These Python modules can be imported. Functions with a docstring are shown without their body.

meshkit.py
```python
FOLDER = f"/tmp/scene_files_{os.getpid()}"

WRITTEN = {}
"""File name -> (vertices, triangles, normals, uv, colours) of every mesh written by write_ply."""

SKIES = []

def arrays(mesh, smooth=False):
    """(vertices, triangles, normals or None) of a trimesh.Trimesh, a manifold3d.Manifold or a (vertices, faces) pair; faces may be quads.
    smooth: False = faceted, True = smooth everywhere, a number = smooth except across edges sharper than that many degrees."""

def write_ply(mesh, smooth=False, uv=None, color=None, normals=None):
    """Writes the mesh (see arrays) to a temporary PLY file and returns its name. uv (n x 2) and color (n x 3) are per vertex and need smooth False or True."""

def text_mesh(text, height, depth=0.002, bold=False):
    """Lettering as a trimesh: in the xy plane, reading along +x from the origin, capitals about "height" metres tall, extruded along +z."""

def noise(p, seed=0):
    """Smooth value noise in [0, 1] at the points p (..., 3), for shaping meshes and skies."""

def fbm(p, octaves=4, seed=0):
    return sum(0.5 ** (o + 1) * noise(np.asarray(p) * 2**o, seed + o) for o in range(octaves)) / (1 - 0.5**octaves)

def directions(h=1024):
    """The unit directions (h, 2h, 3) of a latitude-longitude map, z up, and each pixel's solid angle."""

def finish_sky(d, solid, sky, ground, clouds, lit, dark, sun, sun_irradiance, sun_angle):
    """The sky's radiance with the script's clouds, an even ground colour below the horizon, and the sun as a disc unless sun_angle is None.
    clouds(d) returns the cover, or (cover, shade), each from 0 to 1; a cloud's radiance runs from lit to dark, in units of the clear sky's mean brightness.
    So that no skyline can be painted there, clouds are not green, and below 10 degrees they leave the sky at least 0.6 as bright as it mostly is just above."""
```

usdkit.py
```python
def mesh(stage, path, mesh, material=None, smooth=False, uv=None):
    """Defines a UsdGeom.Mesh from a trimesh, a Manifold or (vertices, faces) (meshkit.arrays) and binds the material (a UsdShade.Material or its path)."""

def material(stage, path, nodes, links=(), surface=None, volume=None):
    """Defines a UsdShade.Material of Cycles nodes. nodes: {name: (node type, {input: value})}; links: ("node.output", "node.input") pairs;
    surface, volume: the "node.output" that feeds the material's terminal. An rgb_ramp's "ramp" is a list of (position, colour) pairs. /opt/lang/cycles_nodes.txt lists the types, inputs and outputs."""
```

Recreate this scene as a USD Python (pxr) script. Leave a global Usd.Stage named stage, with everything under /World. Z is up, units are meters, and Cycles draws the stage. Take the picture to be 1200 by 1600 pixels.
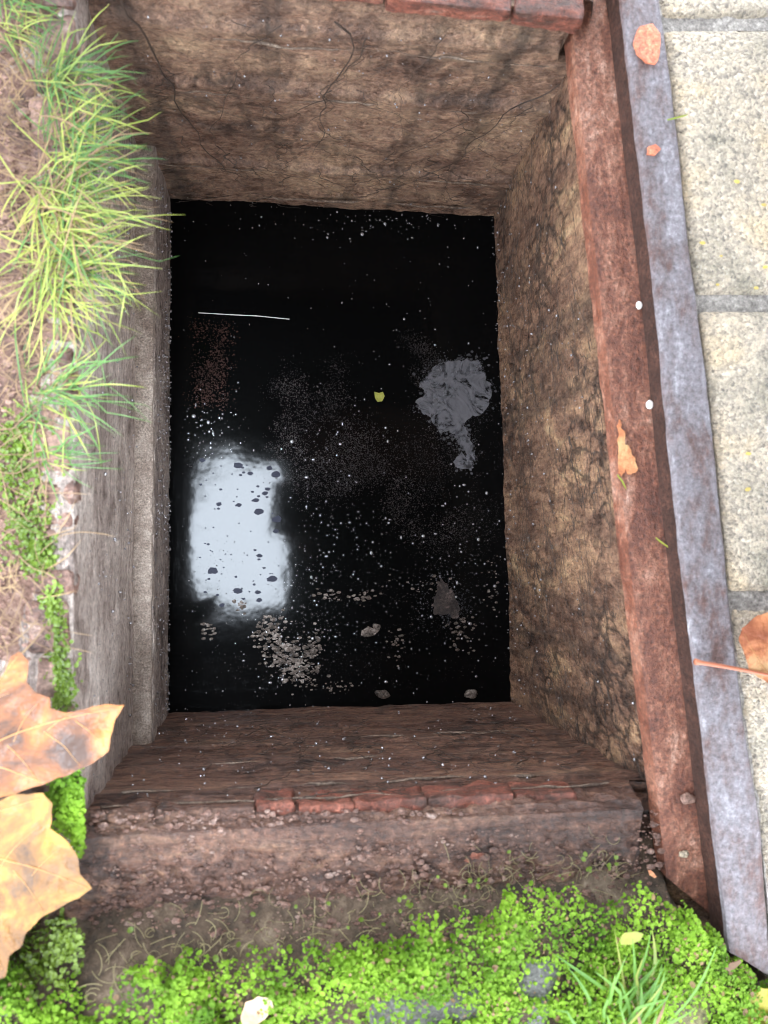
import math, random
import numpy as np
import trimesh, shapely, shapely.geometry as sg
import manifold3d as m3
import usdkit, meshkit
from scipy.spatial import Delaunay
from pxr import Usd, UsdGeom, UsdLux, UsdShade, Gf, Sdf

stage = Usd.Stage.CreateInMemory()
UsdGeom.SetStageUpAxis(stage, UsdGeom.Tokens.z)
UsdGeom.SetStageMetersPerUnit(stage, 1.0)
stage.SetDefaultPrim(UsdGeom.Xform.Define(stage, '/World').GetPrim())
UsdGeom.Scope.Define(stage, '/World/Looks')
V = lambda *a: np.array(a, float)

# ------------------------------------------------------------------ camera, sky, sun, exposure
CAM_H = 0.62                                   # lens height over the paving
_n = V(-160 / 1200, -20 / 1200, -1); _n /= np.linalg.norm(_n)
_zc = -_n; _xc = V(1, 0, 0) - _zc * _zc[0]; _xc /= np.linalg.norm(_xc); _yc = np.cross(_zc, _xc)
ROT = np.array([_xc, _yc, _zc])                # columns: camera axes in the world
def P(px, py, z=0.0):
    """point on the level z that the photograph (1200 x 1600) shows at px, py"""
    d = ROT @ V((px - 600) / 1200, -(py - 800) / 1200, -1)
    return V(0, 0, CAM_H) + d * ((z - CAM_H) / d[2])
cam = UsdGeom.Camera.Define(stage, '/World/camera')
cam.CreateHorizontalApertureAttr(24.0); cam.CreateVerticalApertureAttr(32.0); cam.CreateFocalLengthAttr(24.0)
cam.CreateClippingRangeAttr(Gf.Vec2f(0.01, 1000))
cam.CreateFStopAttr(5.0); cam.CreateFocusDistanceAttr(0.93)
EXPOSURE = 3.88
cam.CreateExposureAttr(EXPOSURE)
_m = np.eye(4); _m[0, :3], _m[1, :3], _m[2, :3] = ROT[:, 0], ROT[:, 1], ROT[:, 2]; _m[3, :3] = (0, 0, CAM_H)
cam.AddTransformOp().Set(Gf.Matrix4d(*_m.ravel().tolist()))

SUN_EL, SUN_AZ = math.radians(87.8), math.radians(256)      # the bright part of the cloud, almost overhead; azimuth: atan2(x, y)
SUN = V(math.cos(SUN_EL) * math.sin(SUN_AZ), math.cos(SUN_EL) * math.cos(SUN_AZ), math.sin(SUN_EL))
sun = UsdLux.DistantLight.Define(stage, '/World/sun')
sun.CreateIntensityAttr(0.13); sun.CreateAngleAttr(11.5); sun.CreateNormalizeAttr(True); sun.CreateColorAttr(Gf.Vec3f(0.78, 0.88, 1.0))
sun.AddTransformOp().Set(Gf.Matrix4d().SetRotate(Gf.Rotation(Gf.Vec3d(0, 0, 1), Gf.Vec3d(*SUN.tolist()))))
dome = UsdLux.DomeLight.Define(stage, '/World/sky')
sky_mat = usdkit.material(stage, '/World/Looks/sky', {
    'tc': ('texture_coordinate', {}),
    'sky': ('sky_texture', {'sky_type': 'single_scattering', 'sun_disc': False, 'sun_elevation': SUN_EL, 'sun_rotation': SUN_AZ}),
    'noise': ('noise_texture', {'scale': 2.2, 'detail': 5.0, 'roughness': 0.55}),
    'cover': ('rgb_ramp', {'ramp': [(0.25, (.72, .72, .72)), (0.65, (.97, .97, .97))]}),
    'mix': ('mix_color', {'b': (9.0, 9.4, 10.2), 'use_clamp': False}),
    'bg': ('background_shader', {'strength': 0.05})},
    [('tc.generated', 'noise.vector'), ('noise.fac', 'cover.fac'), ('cover.color', 'mix.fac'), ('sky.color', 'mix.a'), ('mix.result', 'bg.color')],
    surface='bg.background')
UsdShade.MaterialBindingAPI.Apply(dome.GetPrim()).Bind(sky_mat)
dome.GetPrim().SetCustomDataByKey('kind', 'structure'); dome.GetPrim().SetCustomDataByKey('label', 'pale overcast sky above the open chamber'); dome.GetPrim().SetCustomDataByKey('category', 'sky')

# ------------------------------------------------------------------ helpers
_used = {}
def numbered(path):
    k = _used.get(path, 0); _used[path] = k + 1
    return path if k == 0 else f'{path}_{k:03d}'
def set_data(p, label=None, cat=None, group=None, kind=None):
    for k, v in (('label', label), ('category', cat), ('group', group), ('kind', kind)):
        if v: p.SetCustomDataByKey(k, v)
    return p
def pathof(parent): return '/World' if parent is None else str(parent.GetPath())
def obj(name, mesh, mat, parent=None, smooth=False, label=None, cat=None, group=None, kind=None):
    p = usdkit.mesh(stage, numbered(pathof(parent) + '/' + name), mesh, mat, smooth=smooth).GetPrim()
    return set_data(p, label, cat, group, kind)
def thing(name, label, cat, group=None, kind=None, parent=None):
    p = UsdGeom.Xform.Define(stage, numbered(pathof(parent) + '/' + name)).GetPrim()
    return set_data(p, label, cat, group, kind)
def mat(name, nodes, links, surface='p.BSDF'):
    return usdkit.material(stage, '/World/Looks/' + name, nodes, links, surface=surface)
def tm(v, f): return trimesh.Trimesh(np.asarray(v, float), np.asarray(f, int), process=False)
def grid_faces(nu, nv, flip=False):
    i = np.arange(nu * nv).reshape(nu, nv)
    a, b, c, d = i[:-1, :-1].ravel(), i[1:, :-1].ravel(), i[1:, 1:].ravel(), i[:-1, 1:].ravel()
    f = np.vstack([np.stack([a, b, c], 1), np.stack([a, c, d], 1)])
    return f[:, ::-1] if flip else f
def nz(p, scale, seed=0, octaves=4): return meshkit.fbm(np.asarray(p) * scale, octaves, seed) - 0.5
def dens(pts, step):
    pts = np.asarray(pts, float); out = [pts[0]]
    for a, b in zip(pts[:-1], pts[1:]):
        n = max(1, int(math.ceil(np.linalg.norm(b - a) / step)))
        out += [a + (b - a) * k / n for k in range(1, n + 1)]
    return np.array(out)
def tube(pts, r, n=5):
    pts = np.asarray(pts, float); r = np.broadcast_to(np.asarray(r, float), (len(pts),))
    t = np.gradient(pts, axis=0); t /= np.maximum(np.linalg.norm(t, axis=1, keepdims=True), 1e-9)
    ref = V(.31, .52, .79); a = np.cross(t, ref); a /= np.maximum(np.linalg.norm(a, axis=1, keepdims=True), 1e-9); b = np.cross(t, a)
    ang = np.arange(n) * 2 * np.pi / n
    v = pts[:, None] + r[:, None, None] * (a[:, None] * np.cos(ang)[None, :, None] + b[:, None] * np.sin(ang)[None, :, None])
    v = v.reshape(-1, 3); f = []
    for i in range(len(pts) - 1):
        for j in range(n):
            p, q, s, u = i * n + j, i * n + (j + 1) % n, (i + 1) * n + (j + 1) % n, (i + 1) * n + j
            f += [(p, q, s), (p, s, u)]
    for j in range(1, n - 1): f += [(0, j + 1, j), ((len(pts) - 1) * n, (len(pts) - 1) * n + j, (len(pts) - 1) * n + j + 1)]
    return tm(v, f)
def rough_box(size, seed, amp=0.002, step=0.008, rnd=0.004):
    """a worn block centred on the origin: rounded, with an uneven surface"""
    b = trimesh.creation.box(size)
    while b.edges_unique_length.max() > step * 1.6 and len(b.faces) < 6000: b = b.subdivide()
    v = b.vertices.copy(); h = np.array(size) / 2
    inner = np.clip(v, -(h - rnd), h - rnd); d = v - inner; l = np.linalg.norm(d, axis=1, keepdims=True)
    v = np.where(l > 1e-9, inner + d / np.maximum(l, 1e-9) * rnd, v)
    n = v - np.clip(v, -(h - rnd * 1.5), h - rnd * 1.5); n /= np.maximum(np.linalg.norm(n, axis=1, keepdims=True), 1e-9)
    v = v + n * (nz(v + seed * 3.1, 60, seed) * 2 * amp)[:, None]
    return tm(v, b.faces)
def chunk(r, seed, flat=0.5, sub=1):
    s = trimesh.creation.icosphere(subdivisions=sub, radius=1.0); v = s.vertices.copy()
    v *= (0.75 + 0.9 * (meshkit.noise(v * 1.7 + seed * 7.3, seed)))[:, None] * r; v[:, 2] *= flat
    a = (seed * 2.39996) % 6.283; c, sn = math.cos(a), math.sin(a)
    v[:, :2] = v[:, :2] @ np.array([[c, sn], [-sn, c]]) * V(1.25, 0.8) 
    return tm(v, s.faces)
def sheet(outline, z_of, thick=0.0005, step=0.003):
    """a thin solid of the outline (xy polygon), its height given by z_of(xy)"""
    poly = sg.Polygon(outline).buffer(0)
    if poly.geom_type != 'Polygon': poly = max(poly.geoms, key=lambda g: g.area)
    ring = np.array(poly.segmentize(step).exterior.coords)[:-1]
    x0, y0, x1, y1 = poly.bounds
    gx, gy = np.meshgrid(np.arange(x0, x1, step), np.arange(y0, y1, step)); g = np.stack([gx.ravel(), gy.ravel()], 1)
    g = g[shapely.contains_xy(poly.buffer(-step * 0.45), g[:, 0], g[:, 1])]
    p = np.vstack([ring, g]); t = Delaunay(p).simplices
    c = p[t].mean(1); t = t[shapely.contains_xy(poly, c[:, 0], c[:, 1])]
    e = p[t]; area = np.cross(e[:, 1] - e[:, 0], e[:, 2] - e[:, 0]); t[area < 0] = t[area < 0][:, ::-1]
    z = z_of(p); n = len(p); m = len(ring)
    v = np.vstack([np.c_[p, z], np.c_[p, z - thick]])
    k = np.arange(m); k1 = (k + 1) % m
    side = np.vstack([np.stack([k, k + n, k1 + n], 1), np.stack([k, k1 + n, k1], 1)])
    return tm(v, np.vstack([t, t[:, ::-1] + n, side]))
def sweep_x(prof, xs, disp=None, axis=0):
    """closed profile (a, z) swept along an axis (0: profile in y-z along x; 1: profile in x-z along y); xs positions"""
    prof = np.asarray(prof, float); xs = np.asarray(xs, float)
    U = np.broadcast_to(xs[:, None], (len(xs), len(prof)))
    A = np.broadcast_to(prof[None, :, 0], U.shape); Z = np.broadcast_to(prof[None, :, 1], U.shape)
    v = np.stack([U, A, Z] if axis == 0 else [A, U, Z], -1).copy()
    return v

# ------------------------------------------------------------------ materials
def mottled(name, stops, scale=(1, 1, 1), s1=10, s2=45, rough=(.35, .75), bump=.6, dist=.004, cracks=0.0, crack_scale=22, spec=.5, fine=260, distort=.6, coat=0.0, micro=.85, fb=.9, rot=(0, 0, 0), streak=0.0):
    nodes = {
        'g': ('geometry', {}), 'm': ('mapping', {'scale': scale, 'rotation': rot}),
        'a': ('noise_texture', {'scale': s1, 'detail': 9.0, 'roughness': .62, 'distortion': distort}),
        'b': ('noise_texture', {'scale': s2, 'detail': 8.0, 'roughness': .7}),
        'c': ('noise_texture', {'scale': fine, 'detail': 5.0, 'roughness': .75}),
        'ab': ('mix_float', {'fac': .42}), 'r': ('rgb_ramp', {'ramp': stops}),
        'fr': ('rgb_ramp', {'ramp': [(.32, (.22, .20, .19)), (.48, (.85, .85, .85)), (.58, (1.25, 1.25, 1.25)), (.68, (2.0, 2.0, 2.0))]}),
        'mul': ('mix_color', {'blend_type': 'multiply', 'fac': micro, 'use_clamp': False}),
        'rr': ('map_range', {'from_min': .35, 'from_max': .65, 'to_min': rough[0], 'to_max': rough[1], 'clamp': True}),
        'bump1': ('bump', {'strength': bump, 'distance': dist}), 'bump': ('bump', {'strength': fb, 'distance': .0022}),
        'p': ('principled_bsdf', {'specular_ior_level': spec, 'coat_weight': coat, 'coat_roughness': .12})}
    links = [('g.position', 'm.vector'), ('m.vector', 'a.vector'), ('m.vector', 'b.vector'), ('g.position', 'c.vector'), ('a.fac', 'ab.a'), ('b.fac', 'ab.b'),
             ('ab.result', 'r.fac'), ('r.color', 'mul.a'), ('c.fac', 'fr.fac'), ('fr.color', 'mul.b'), ('b.fac', 'rr.value'), ('rr.result', 'p.roughness'),
             ('b.fac', 'bump1.height'), ('bump1.normal', 'bump.normal'), ('c.fac', 'bump.height'), ('bump.normal', 'p.normal')]
    last = 'mul.result'
    if cracks:
        nodes.update({'dn': ('noise_texture', {'scale': 26, 'detail': 5.0}), 'dv': ('vector_math', {'math_type': 'multiply_add', 'vector2': (.055, .055, .055)}),
                      'v': ('voronoi_texture', {'feature': 'distance_to_edge', 'scale': crack_scale}),
                      'cr': ('rgb_ramp', {'ramp': [(0, (1 - cracks,) * 3), (.05, (1 - cracks * .75,) * 3), (.13, (1, 1, 1))]}),
                      'mk': ('noise_texture', {'scale': 7, 'detail': 2.0}), 'mkr': ('map_range', {'from_min': .42, 'from_max': .58, 'to_min': 0., 'to_max': 1., 'clamp': True}),
                      'cm': ('mix_color', {'blend_type': 'multiply', 'use_clamp': False})})
        links += [('g.position', 'dn.vector'), ('dn.color', 'dv.vector1'), ('g.position', 'dv.vector3'), ('dv.vector', 'v.vector'), ('v.distance', 'cr.fac'),
                  ('g.position', 'mk.vector'), ('mk.fac', 'mkr.value'), ('mkr.result', 'cm.fac'), (last, 'cm.a'), ('cr.color', 'cm.b')]
        last = 'cm.result'
    if streak:
        nodes.update({'sm': ('mapping', {'scale': (19, 19, 1.0)}), 'sn': ('noise_texture', {'scale': 1.0, 'detail': 6.0, 'roughness': .6, 'distortion': .5}),
                      'sr': ('rgb_ramp', {'ramp': [(.34, (1 - streak,) * 3), (.46, (.92, .9, .88)), (.62, (1.12, 1.1, 1.08))]}), 'sx': ('mix_color', {'blend_type': 'multiply', 'fac': 1.0, 'use_clamp': False})})
        links += [('g.position', 'sm.vector'), ('sm.vector', 'sn.vector'), ('sn.fac', 'sr.fac'), (last, 'sx.a'), ('sr.color', 'sx.b')]
        last = 'sx.result'
    links.append((last, 'p.base_color'))
    return mat(name, nodes, links)
M = {}
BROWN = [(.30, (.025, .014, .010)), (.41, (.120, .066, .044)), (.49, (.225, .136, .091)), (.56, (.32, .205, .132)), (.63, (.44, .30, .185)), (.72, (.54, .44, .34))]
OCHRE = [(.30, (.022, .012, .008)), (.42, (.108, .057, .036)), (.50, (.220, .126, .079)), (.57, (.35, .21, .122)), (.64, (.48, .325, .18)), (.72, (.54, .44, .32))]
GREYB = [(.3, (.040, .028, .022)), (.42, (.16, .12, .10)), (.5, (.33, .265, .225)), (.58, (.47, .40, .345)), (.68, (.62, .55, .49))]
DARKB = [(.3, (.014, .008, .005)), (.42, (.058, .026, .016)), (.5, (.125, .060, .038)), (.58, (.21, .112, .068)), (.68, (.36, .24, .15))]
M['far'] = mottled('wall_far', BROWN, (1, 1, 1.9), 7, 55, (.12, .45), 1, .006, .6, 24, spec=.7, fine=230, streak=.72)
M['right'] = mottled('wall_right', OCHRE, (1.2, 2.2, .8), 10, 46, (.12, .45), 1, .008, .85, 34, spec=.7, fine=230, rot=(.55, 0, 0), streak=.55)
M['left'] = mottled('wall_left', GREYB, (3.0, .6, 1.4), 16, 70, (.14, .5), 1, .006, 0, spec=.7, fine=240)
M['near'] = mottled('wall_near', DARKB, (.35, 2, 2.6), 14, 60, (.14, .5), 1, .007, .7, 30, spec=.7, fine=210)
M['bed'] = mottled('mortar_bed', [(.3, (.022, .012, .008)), (.43, (.095, .046, .031)), (.51, (.20, .105, .074)), (.58, (.31, .20, .155)), (.64, (.42, .32, .27)), (.70, (.42, .13, .06))], (1, 1.6, 1), 26, 110, (.15, .6), 1, .007, spec=.7)
M['red'] = mottled('red_brick', [(.3, (.045, .025, .018)), (.44, (.11, .06, .042)), (.5, (.24, .075, .045)), (.57, (.32, .11, .065)), (.68, (.33, .22, .17))], (1, 1, 1), 24, 100, (.3, .7), .7, .003)
M['dull'] = mottled('dull_red_brick', [(.3, (.03, .016, .011)), (.42, (.085, .040, .027)), (.49, (.17, .055, .034)), (.56, (.26, .090, .055)), (.63, (.27, .15, .105)), (.72, (.40, .30, .24))], (.5, 1.5, 2), 26, 90, (.25, .65), 1, .005)
M['pink'] = mottled('worn_brick', [(.3, (.06, .03, .02)), (.45, (.17, .095, .068)), (.55, (.27, .165, .125)), (.7, (.40, .29, .23))], (1, 1, 1), 20, 80, (.4, .8), .8, .004)
M['rust'] = mottled('rusty_iron', [(.30, (.035, .013, .008)), (.42, (.115, .038, .021)), (.50, (.185, .066, .036)), (.57, (.29, .13, .08)), (.63, (.42, .24, .17)), (.70, (.55, .42, .36))], (1.5, .8, 1), 18, 95, (.28, .6), .8, .0035, spec=.6)
M['iron'] = mottled('worn_iron', [(.30, (.07, .030, .022)), (.41, (.11, .066, .058)), (.48, (.150, .125, .128)), (.57, (.205, .193, .208)), (.68, (.40, .395, .41))], (1.6, .7, 1), 16, 80, (.4, .7), .6, .002, spec=.35, micro=.6)
M['shade_rust'] = mottled('painted_shade_rust', [(.3, (.012, .006, .004)), (.5, (.040, .018, .012)), (.7, (.10, .045, .03))], (1, 1, 1), 20, 80, (.5, .8), .8, .003, spec=.3)  # rust with the shade below the flange put into its colour
M['soil'] = mottled('soil', [(.28, (.035, .02, .014)), (.42, (.12, .070, .048)), (.52, (.22, .14, .10)), (.62, (.31, .22, .165)), (.72, (.40, .32, .25))], (1, 1, 1), 18, 120, (.4, .8), 1, .006, fine=420)
M['concrete'] = mottled('weathered_concrete', [(.28, (.06, .06, .05)), (.42, (.12, .12, .11)), (.55, (.19, .19, .18)), (.7, (.30, .30, .29))], (1, 1, 1), 20, 120, (.4, .8), .8, .003)
M['soil'] = None
def soil_mat():
    return mat('earth', {
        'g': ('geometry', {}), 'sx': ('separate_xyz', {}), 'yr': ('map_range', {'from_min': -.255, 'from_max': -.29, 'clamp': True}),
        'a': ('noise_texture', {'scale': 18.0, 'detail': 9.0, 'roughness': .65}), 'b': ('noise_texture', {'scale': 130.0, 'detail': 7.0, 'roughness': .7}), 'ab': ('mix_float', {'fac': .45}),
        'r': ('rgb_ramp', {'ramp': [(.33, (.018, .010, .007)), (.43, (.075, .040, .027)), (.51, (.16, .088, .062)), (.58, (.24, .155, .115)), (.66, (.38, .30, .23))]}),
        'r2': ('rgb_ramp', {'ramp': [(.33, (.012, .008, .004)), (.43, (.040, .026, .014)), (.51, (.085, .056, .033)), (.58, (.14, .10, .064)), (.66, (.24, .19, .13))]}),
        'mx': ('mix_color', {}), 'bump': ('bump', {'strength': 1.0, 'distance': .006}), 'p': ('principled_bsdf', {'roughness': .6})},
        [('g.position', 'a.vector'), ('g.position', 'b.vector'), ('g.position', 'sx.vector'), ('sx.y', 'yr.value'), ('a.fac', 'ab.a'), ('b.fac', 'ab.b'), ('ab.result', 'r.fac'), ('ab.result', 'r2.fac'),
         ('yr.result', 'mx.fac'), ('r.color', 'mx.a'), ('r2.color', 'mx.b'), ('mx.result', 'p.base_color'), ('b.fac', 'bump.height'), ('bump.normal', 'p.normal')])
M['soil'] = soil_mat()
def slab_mat():
    return mat('exposed_aggregate', {
        'g': ('geometry', {}), 'v': ('voronoi_texture', {'scale': 430.0, 'feature': 'smooth_f1', 'smoothness': .6}), 'n': ('noise_texture', {'scale': 11.0, 'detail': 6.0, 'roughness': .6}),
        'f': ('noise_texture', {'scale': 190.0, 'detail': 5.0, 'roughness': .7}), 'dv': ('vector_math', {'math_type': 'multiply_add', 'vector2': (.006, .006, .006)}),
        'sv': ('separate_color', {}), 'r': ('rgb_ramp', {'ramp': [(0, (.30, .27, .23)), (.3, (.52, .46, .38)), (.55, (.63, .56, .45)), (.8, (.70, .61, .48)), (1, (.82, .77, .69))]}),
        'nr': ('rgb_ramp', {'ramp': [(.32, (.52, .54, .49)), (.42, (.80, .79, .74)), (.5, (.97, .94, .88)), (.62, (1.08, .98, .80)), (.7, (1.1, .92, .60))]}),
        'fr': ('rgb_ramp', {'ramp': [(.35, (.62, .62, .62)), (.6, (1.15, 1.15, 1.15))]}),
        'm1': ('mix_color', {'blend_type': 'multiply', 'fac': 1.0, 'use_clamp': False}), 'm2': ('mix_color', {'blend_type': 'multiply', 'fac': .8, 'use_clamp': False}),
        'h': ('math', {'math_type': 'multiply_add', 'value2': -1.2}), 'bump': ('bump', {'strength': 1.0, 'distance': .003}), 'p': ('principled_bsdf', {'roughness': .6})},
        [('g.position', 'f.vector'), ('f.color', 'dv.vector1'), ('g.position', 'dv.vector3'), ('dv.vector', 'v.vector'), ('g.position', 'n.vector'), ('v.color', 'sv.color'), ('sv.r', 'r.fac'),
         ('n.fac', 'nr.fac'), ('f.fac', 'fr.fac'), ('r.color', 'm1.a'), ('nr.color', 'm1.b'), ('m1.result', 'm2.a'), ('fr.color', 'm2.b'), ('m2.result', 'p.base_color'),
         ('v.distance', 'h.value1'), ('f.fac', 'h.value3'), ('h.value', 'bump.height'), ('bump.normal', 'p.normal')])
M['slab'] = slab_mat()
def leafy(name, c1, c2, c3, trans=.35, rough=.4, scale=0, spec=.5):
    """leaf surface; colour varies from piece to piece"""
    nodes = {'g': ('geometry', {}), 'r': ('rgb_ramp', {'ramp': [(0, c1), (.5, c2), (1, c3)]}), 'p': ('principled_bsdf', {'roughness': rough, 'specular_ior_level': spec}),
             't': ('translucent_bsdf', {}), 'mx': ('mix_closure', {'fac': trans})}
    links = [('r.color', 'p.base_color'), ('r.color', 't.color'), ('p.BSDF', 'mx.closure1'), ('t.BSDF', 'mx.closure2')]
    if scale:
        nodes.update({'n': ('noise_texture', {'scale': scale, 'detail': 8.0, 'roughness': .65, 'distortion': .8}), 'mr': ('map_range', {'from_min': .36, 'from_max': .64, 'clamp': True}),
                      'f': ('noise_texture', {'scale': scale * 9, 'detail': 4.0}), 'bump': ('bump', {'strength': .7, 'distance': .002})})
        links += [('g.position', 'n.vector'), ('n.fac', 'mr.value'), ('mr.result', 'r.fac'), ('g.position', 'f.vector'), ('f.fac', 'bump.height'), ('bump.normal', 'p.normal')]
    else:
        nodes.update({'pn': ('noise_texture', {'scale': 28.0, 'detail': 3.0}), 'pm': ('map_range', {'from_min': .32, 'from_max': .68, 'clamp': True}), 'mf': ('mix_float', {'fac': .5})})
        links += [('g.position', 'pn.vector'), ('pn.fac', 'pm.value'), ('g.random_per_island', 'mf.a'), ('pm.result', 'mf.b'), ('mf.result', 'r.fac')]
    return mat(name, nodes, links, surface='mx.closure')
M['cover'] = leafy('ground_cover', (.09, .20, .012), (.27, .46, .04), (.48, .58, .13), .35, .6, 0, .25)
M['moss'] = leafy('moss', (.08, .13, .012), (.17, .26, .03), (.30, .37, .08), .35)
M['blade'] = leafy('green_blade', (.05, .14, .025), (.11, .25, .05), (.22, .36, .09), .4, .45)
M['fresh'] = leafy('fresh_blade', (.12, .29, .04), (.21, .42, .07), (.34, .50, .13), .4, .45)
M['lime'] = leafy('lime_blade', (.22, .31, .05), (.40, .43, .085), (.58, .53, .20), .4, .35)
M['straw'] = leafy('straw_blade', (.16, .095, .05), (.34, .23, .11), (.52, .42, .24), .3, .6)
M['maple'] = leafy('maple_leaf', (.05, .022, .011), (.19, .062, .014), (.38, .16, .028), .12, .45, 22)
M['maple2'] = leafy('maple_leaf_yellow', (.06, .032, .016), (.20, .090, .018), (.36, .20, .03), .12, .45, 22)
M['orange'] = leafy('orange_leaf', (.35, .12, .06), (.62, .26, .12), (.70, .45, .22), .3, .45, 30)
M['vein'] = leafy('leaf_vein', (.42, .22, .08), (.50, .28, .10), (.58, .34, .14), .2, .5)
M['stem'] = leafy('leaf_stalk', (.45, .16, .09), (.52, .20, .11), (.58, .26, .14), .15, .4)
M['palestem'] = leafy('pale_stem', (.22, .19, .09), (.32, .28, .14), (.42, .38, .22), .2, .5)
M['root'] = leafy('dark_root', (.020, .013, .009), (.045, .029, .020), (.075, .050, .036), 0, .6)
def plain(name, c, rough=.5, spec=.5, **kw):
    return mat(name, {'p': ('principled_bsdf', dict({'base_color': c, 'roughness': rough, 'specular_ior_level': spec}, **kw))}, [])
M['flakey'] = leafy('yellow_fleck', (.45, .36, .12), (.62, .48, .12), (.70, .60, .30), .1, .6)
M['white'] = plain('white_seed', (.75, .72, .68), .4)
M['coat'] = plain('dark_cloth', (.012, .012, .015), .9, .2)
M['denim'] = plain('dark_trousers', (.015, .016, .022), .9, .2)
M['boot'] = plain('dark_boot', (.012, .01, .01), .7, .3)
M['skin'] = plain('skin', (.42, .25, .18), .5)
M['hair'] = plain('hair', (.02, .014, .01), .6)
M['black'] = plain('phone_glass', (.01, .01, .012), .2)
M['water'] = mat('dark_water', {
    'g': ('geometry', {}), 'n': ('noise_texture', {'scale': 22.0, 'detail': 3.0}), 'bump': ('bump', {'strength': .12, 'distance': .002}),
    'p': ('principled_bsdf', {'base_color': (.002, .002, .002), 'roughness': .07, 'ior': 1.122})},
    [('g.position', 'n.vector'), ('n.fac', 'bump.height'), ('bump.normal', 'p.normal')])
def film_mat(name, col, lo, hi, scale, amount, rough=.5, distort=2.5):
    return mat(name, {
        'g': ('geometry', {}), 'n': ('noise_texture', {'scale': scale, 'detail': 8.0, 'roughness': .7, 'distortion': distort}),
        'mr': ('map_range', {'from_min': lo, 'from_max': hi, 'to_min': 0.0, 'to_max': amount, 'clamp': True}),
        'cr': ('rgb_ramp', {'ramp': [(.35, tuple(c * .55 for c in col)), (.65, col)]}),
        'p': ('principled_bsdf', {'roughness': rough, 'specular_ior_level': .06}), 't': ('transparent_bsdf', {}), 'mx': ('mix_closure', {})},
        [('g.position', 'n.vector'), ('n.fac', 'mr.value'), ('n.fac', 'cr.fac'), ('cr.color', 'p.base_color'), ('mr.result', 'mx.fac'), ('t.BSDF', 'mx.closure1'), ('p.BSDF', 'mx.closure2')], surface='mx.closure')
M['scum'] = film_mat('grey_scum', (.12, .118, .126), .40, .56, 26.0, .92, .5, 3.0)
M['dust'] = film_mat('dust_film', (.016, .0125, .0115), .36, .66, 190.0, .6, .6, .3)
M['streak'] = film_mat('scum_streak', (.06, .058, .063), .44, .62, 45.0, .75, .5, 4.0)
M['drop'] = plain('water_drop', (.20, .19, .19), .03, 1.0, ior=2.0)
M['foam'] = plain('foam_bubble', (.07, .07, .072), .04, 1.0, ior=2.2)
M['fleck'] = plain('scum_fleck', (.030, .031, .042), .9, .1)
M['debris'] = mottled('floating_debris', [(.3, (.008, .006, .005)), (.44, (.045, .034, .026)), (.52, (.13, .10, .082)), (.62, (.34, .29, .25))], (1, 1, 1), 90, 300, (.15, .5), .5, .001, fine=900)

# ------------------------------------------------------------------ levels of the place
ZW = -0.41                                        # water
XL, XR0, XR1 = -0.150, 0.290, 0.318               # chamber faces at the water
YF, YN = 0.424, -0.240

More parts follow.
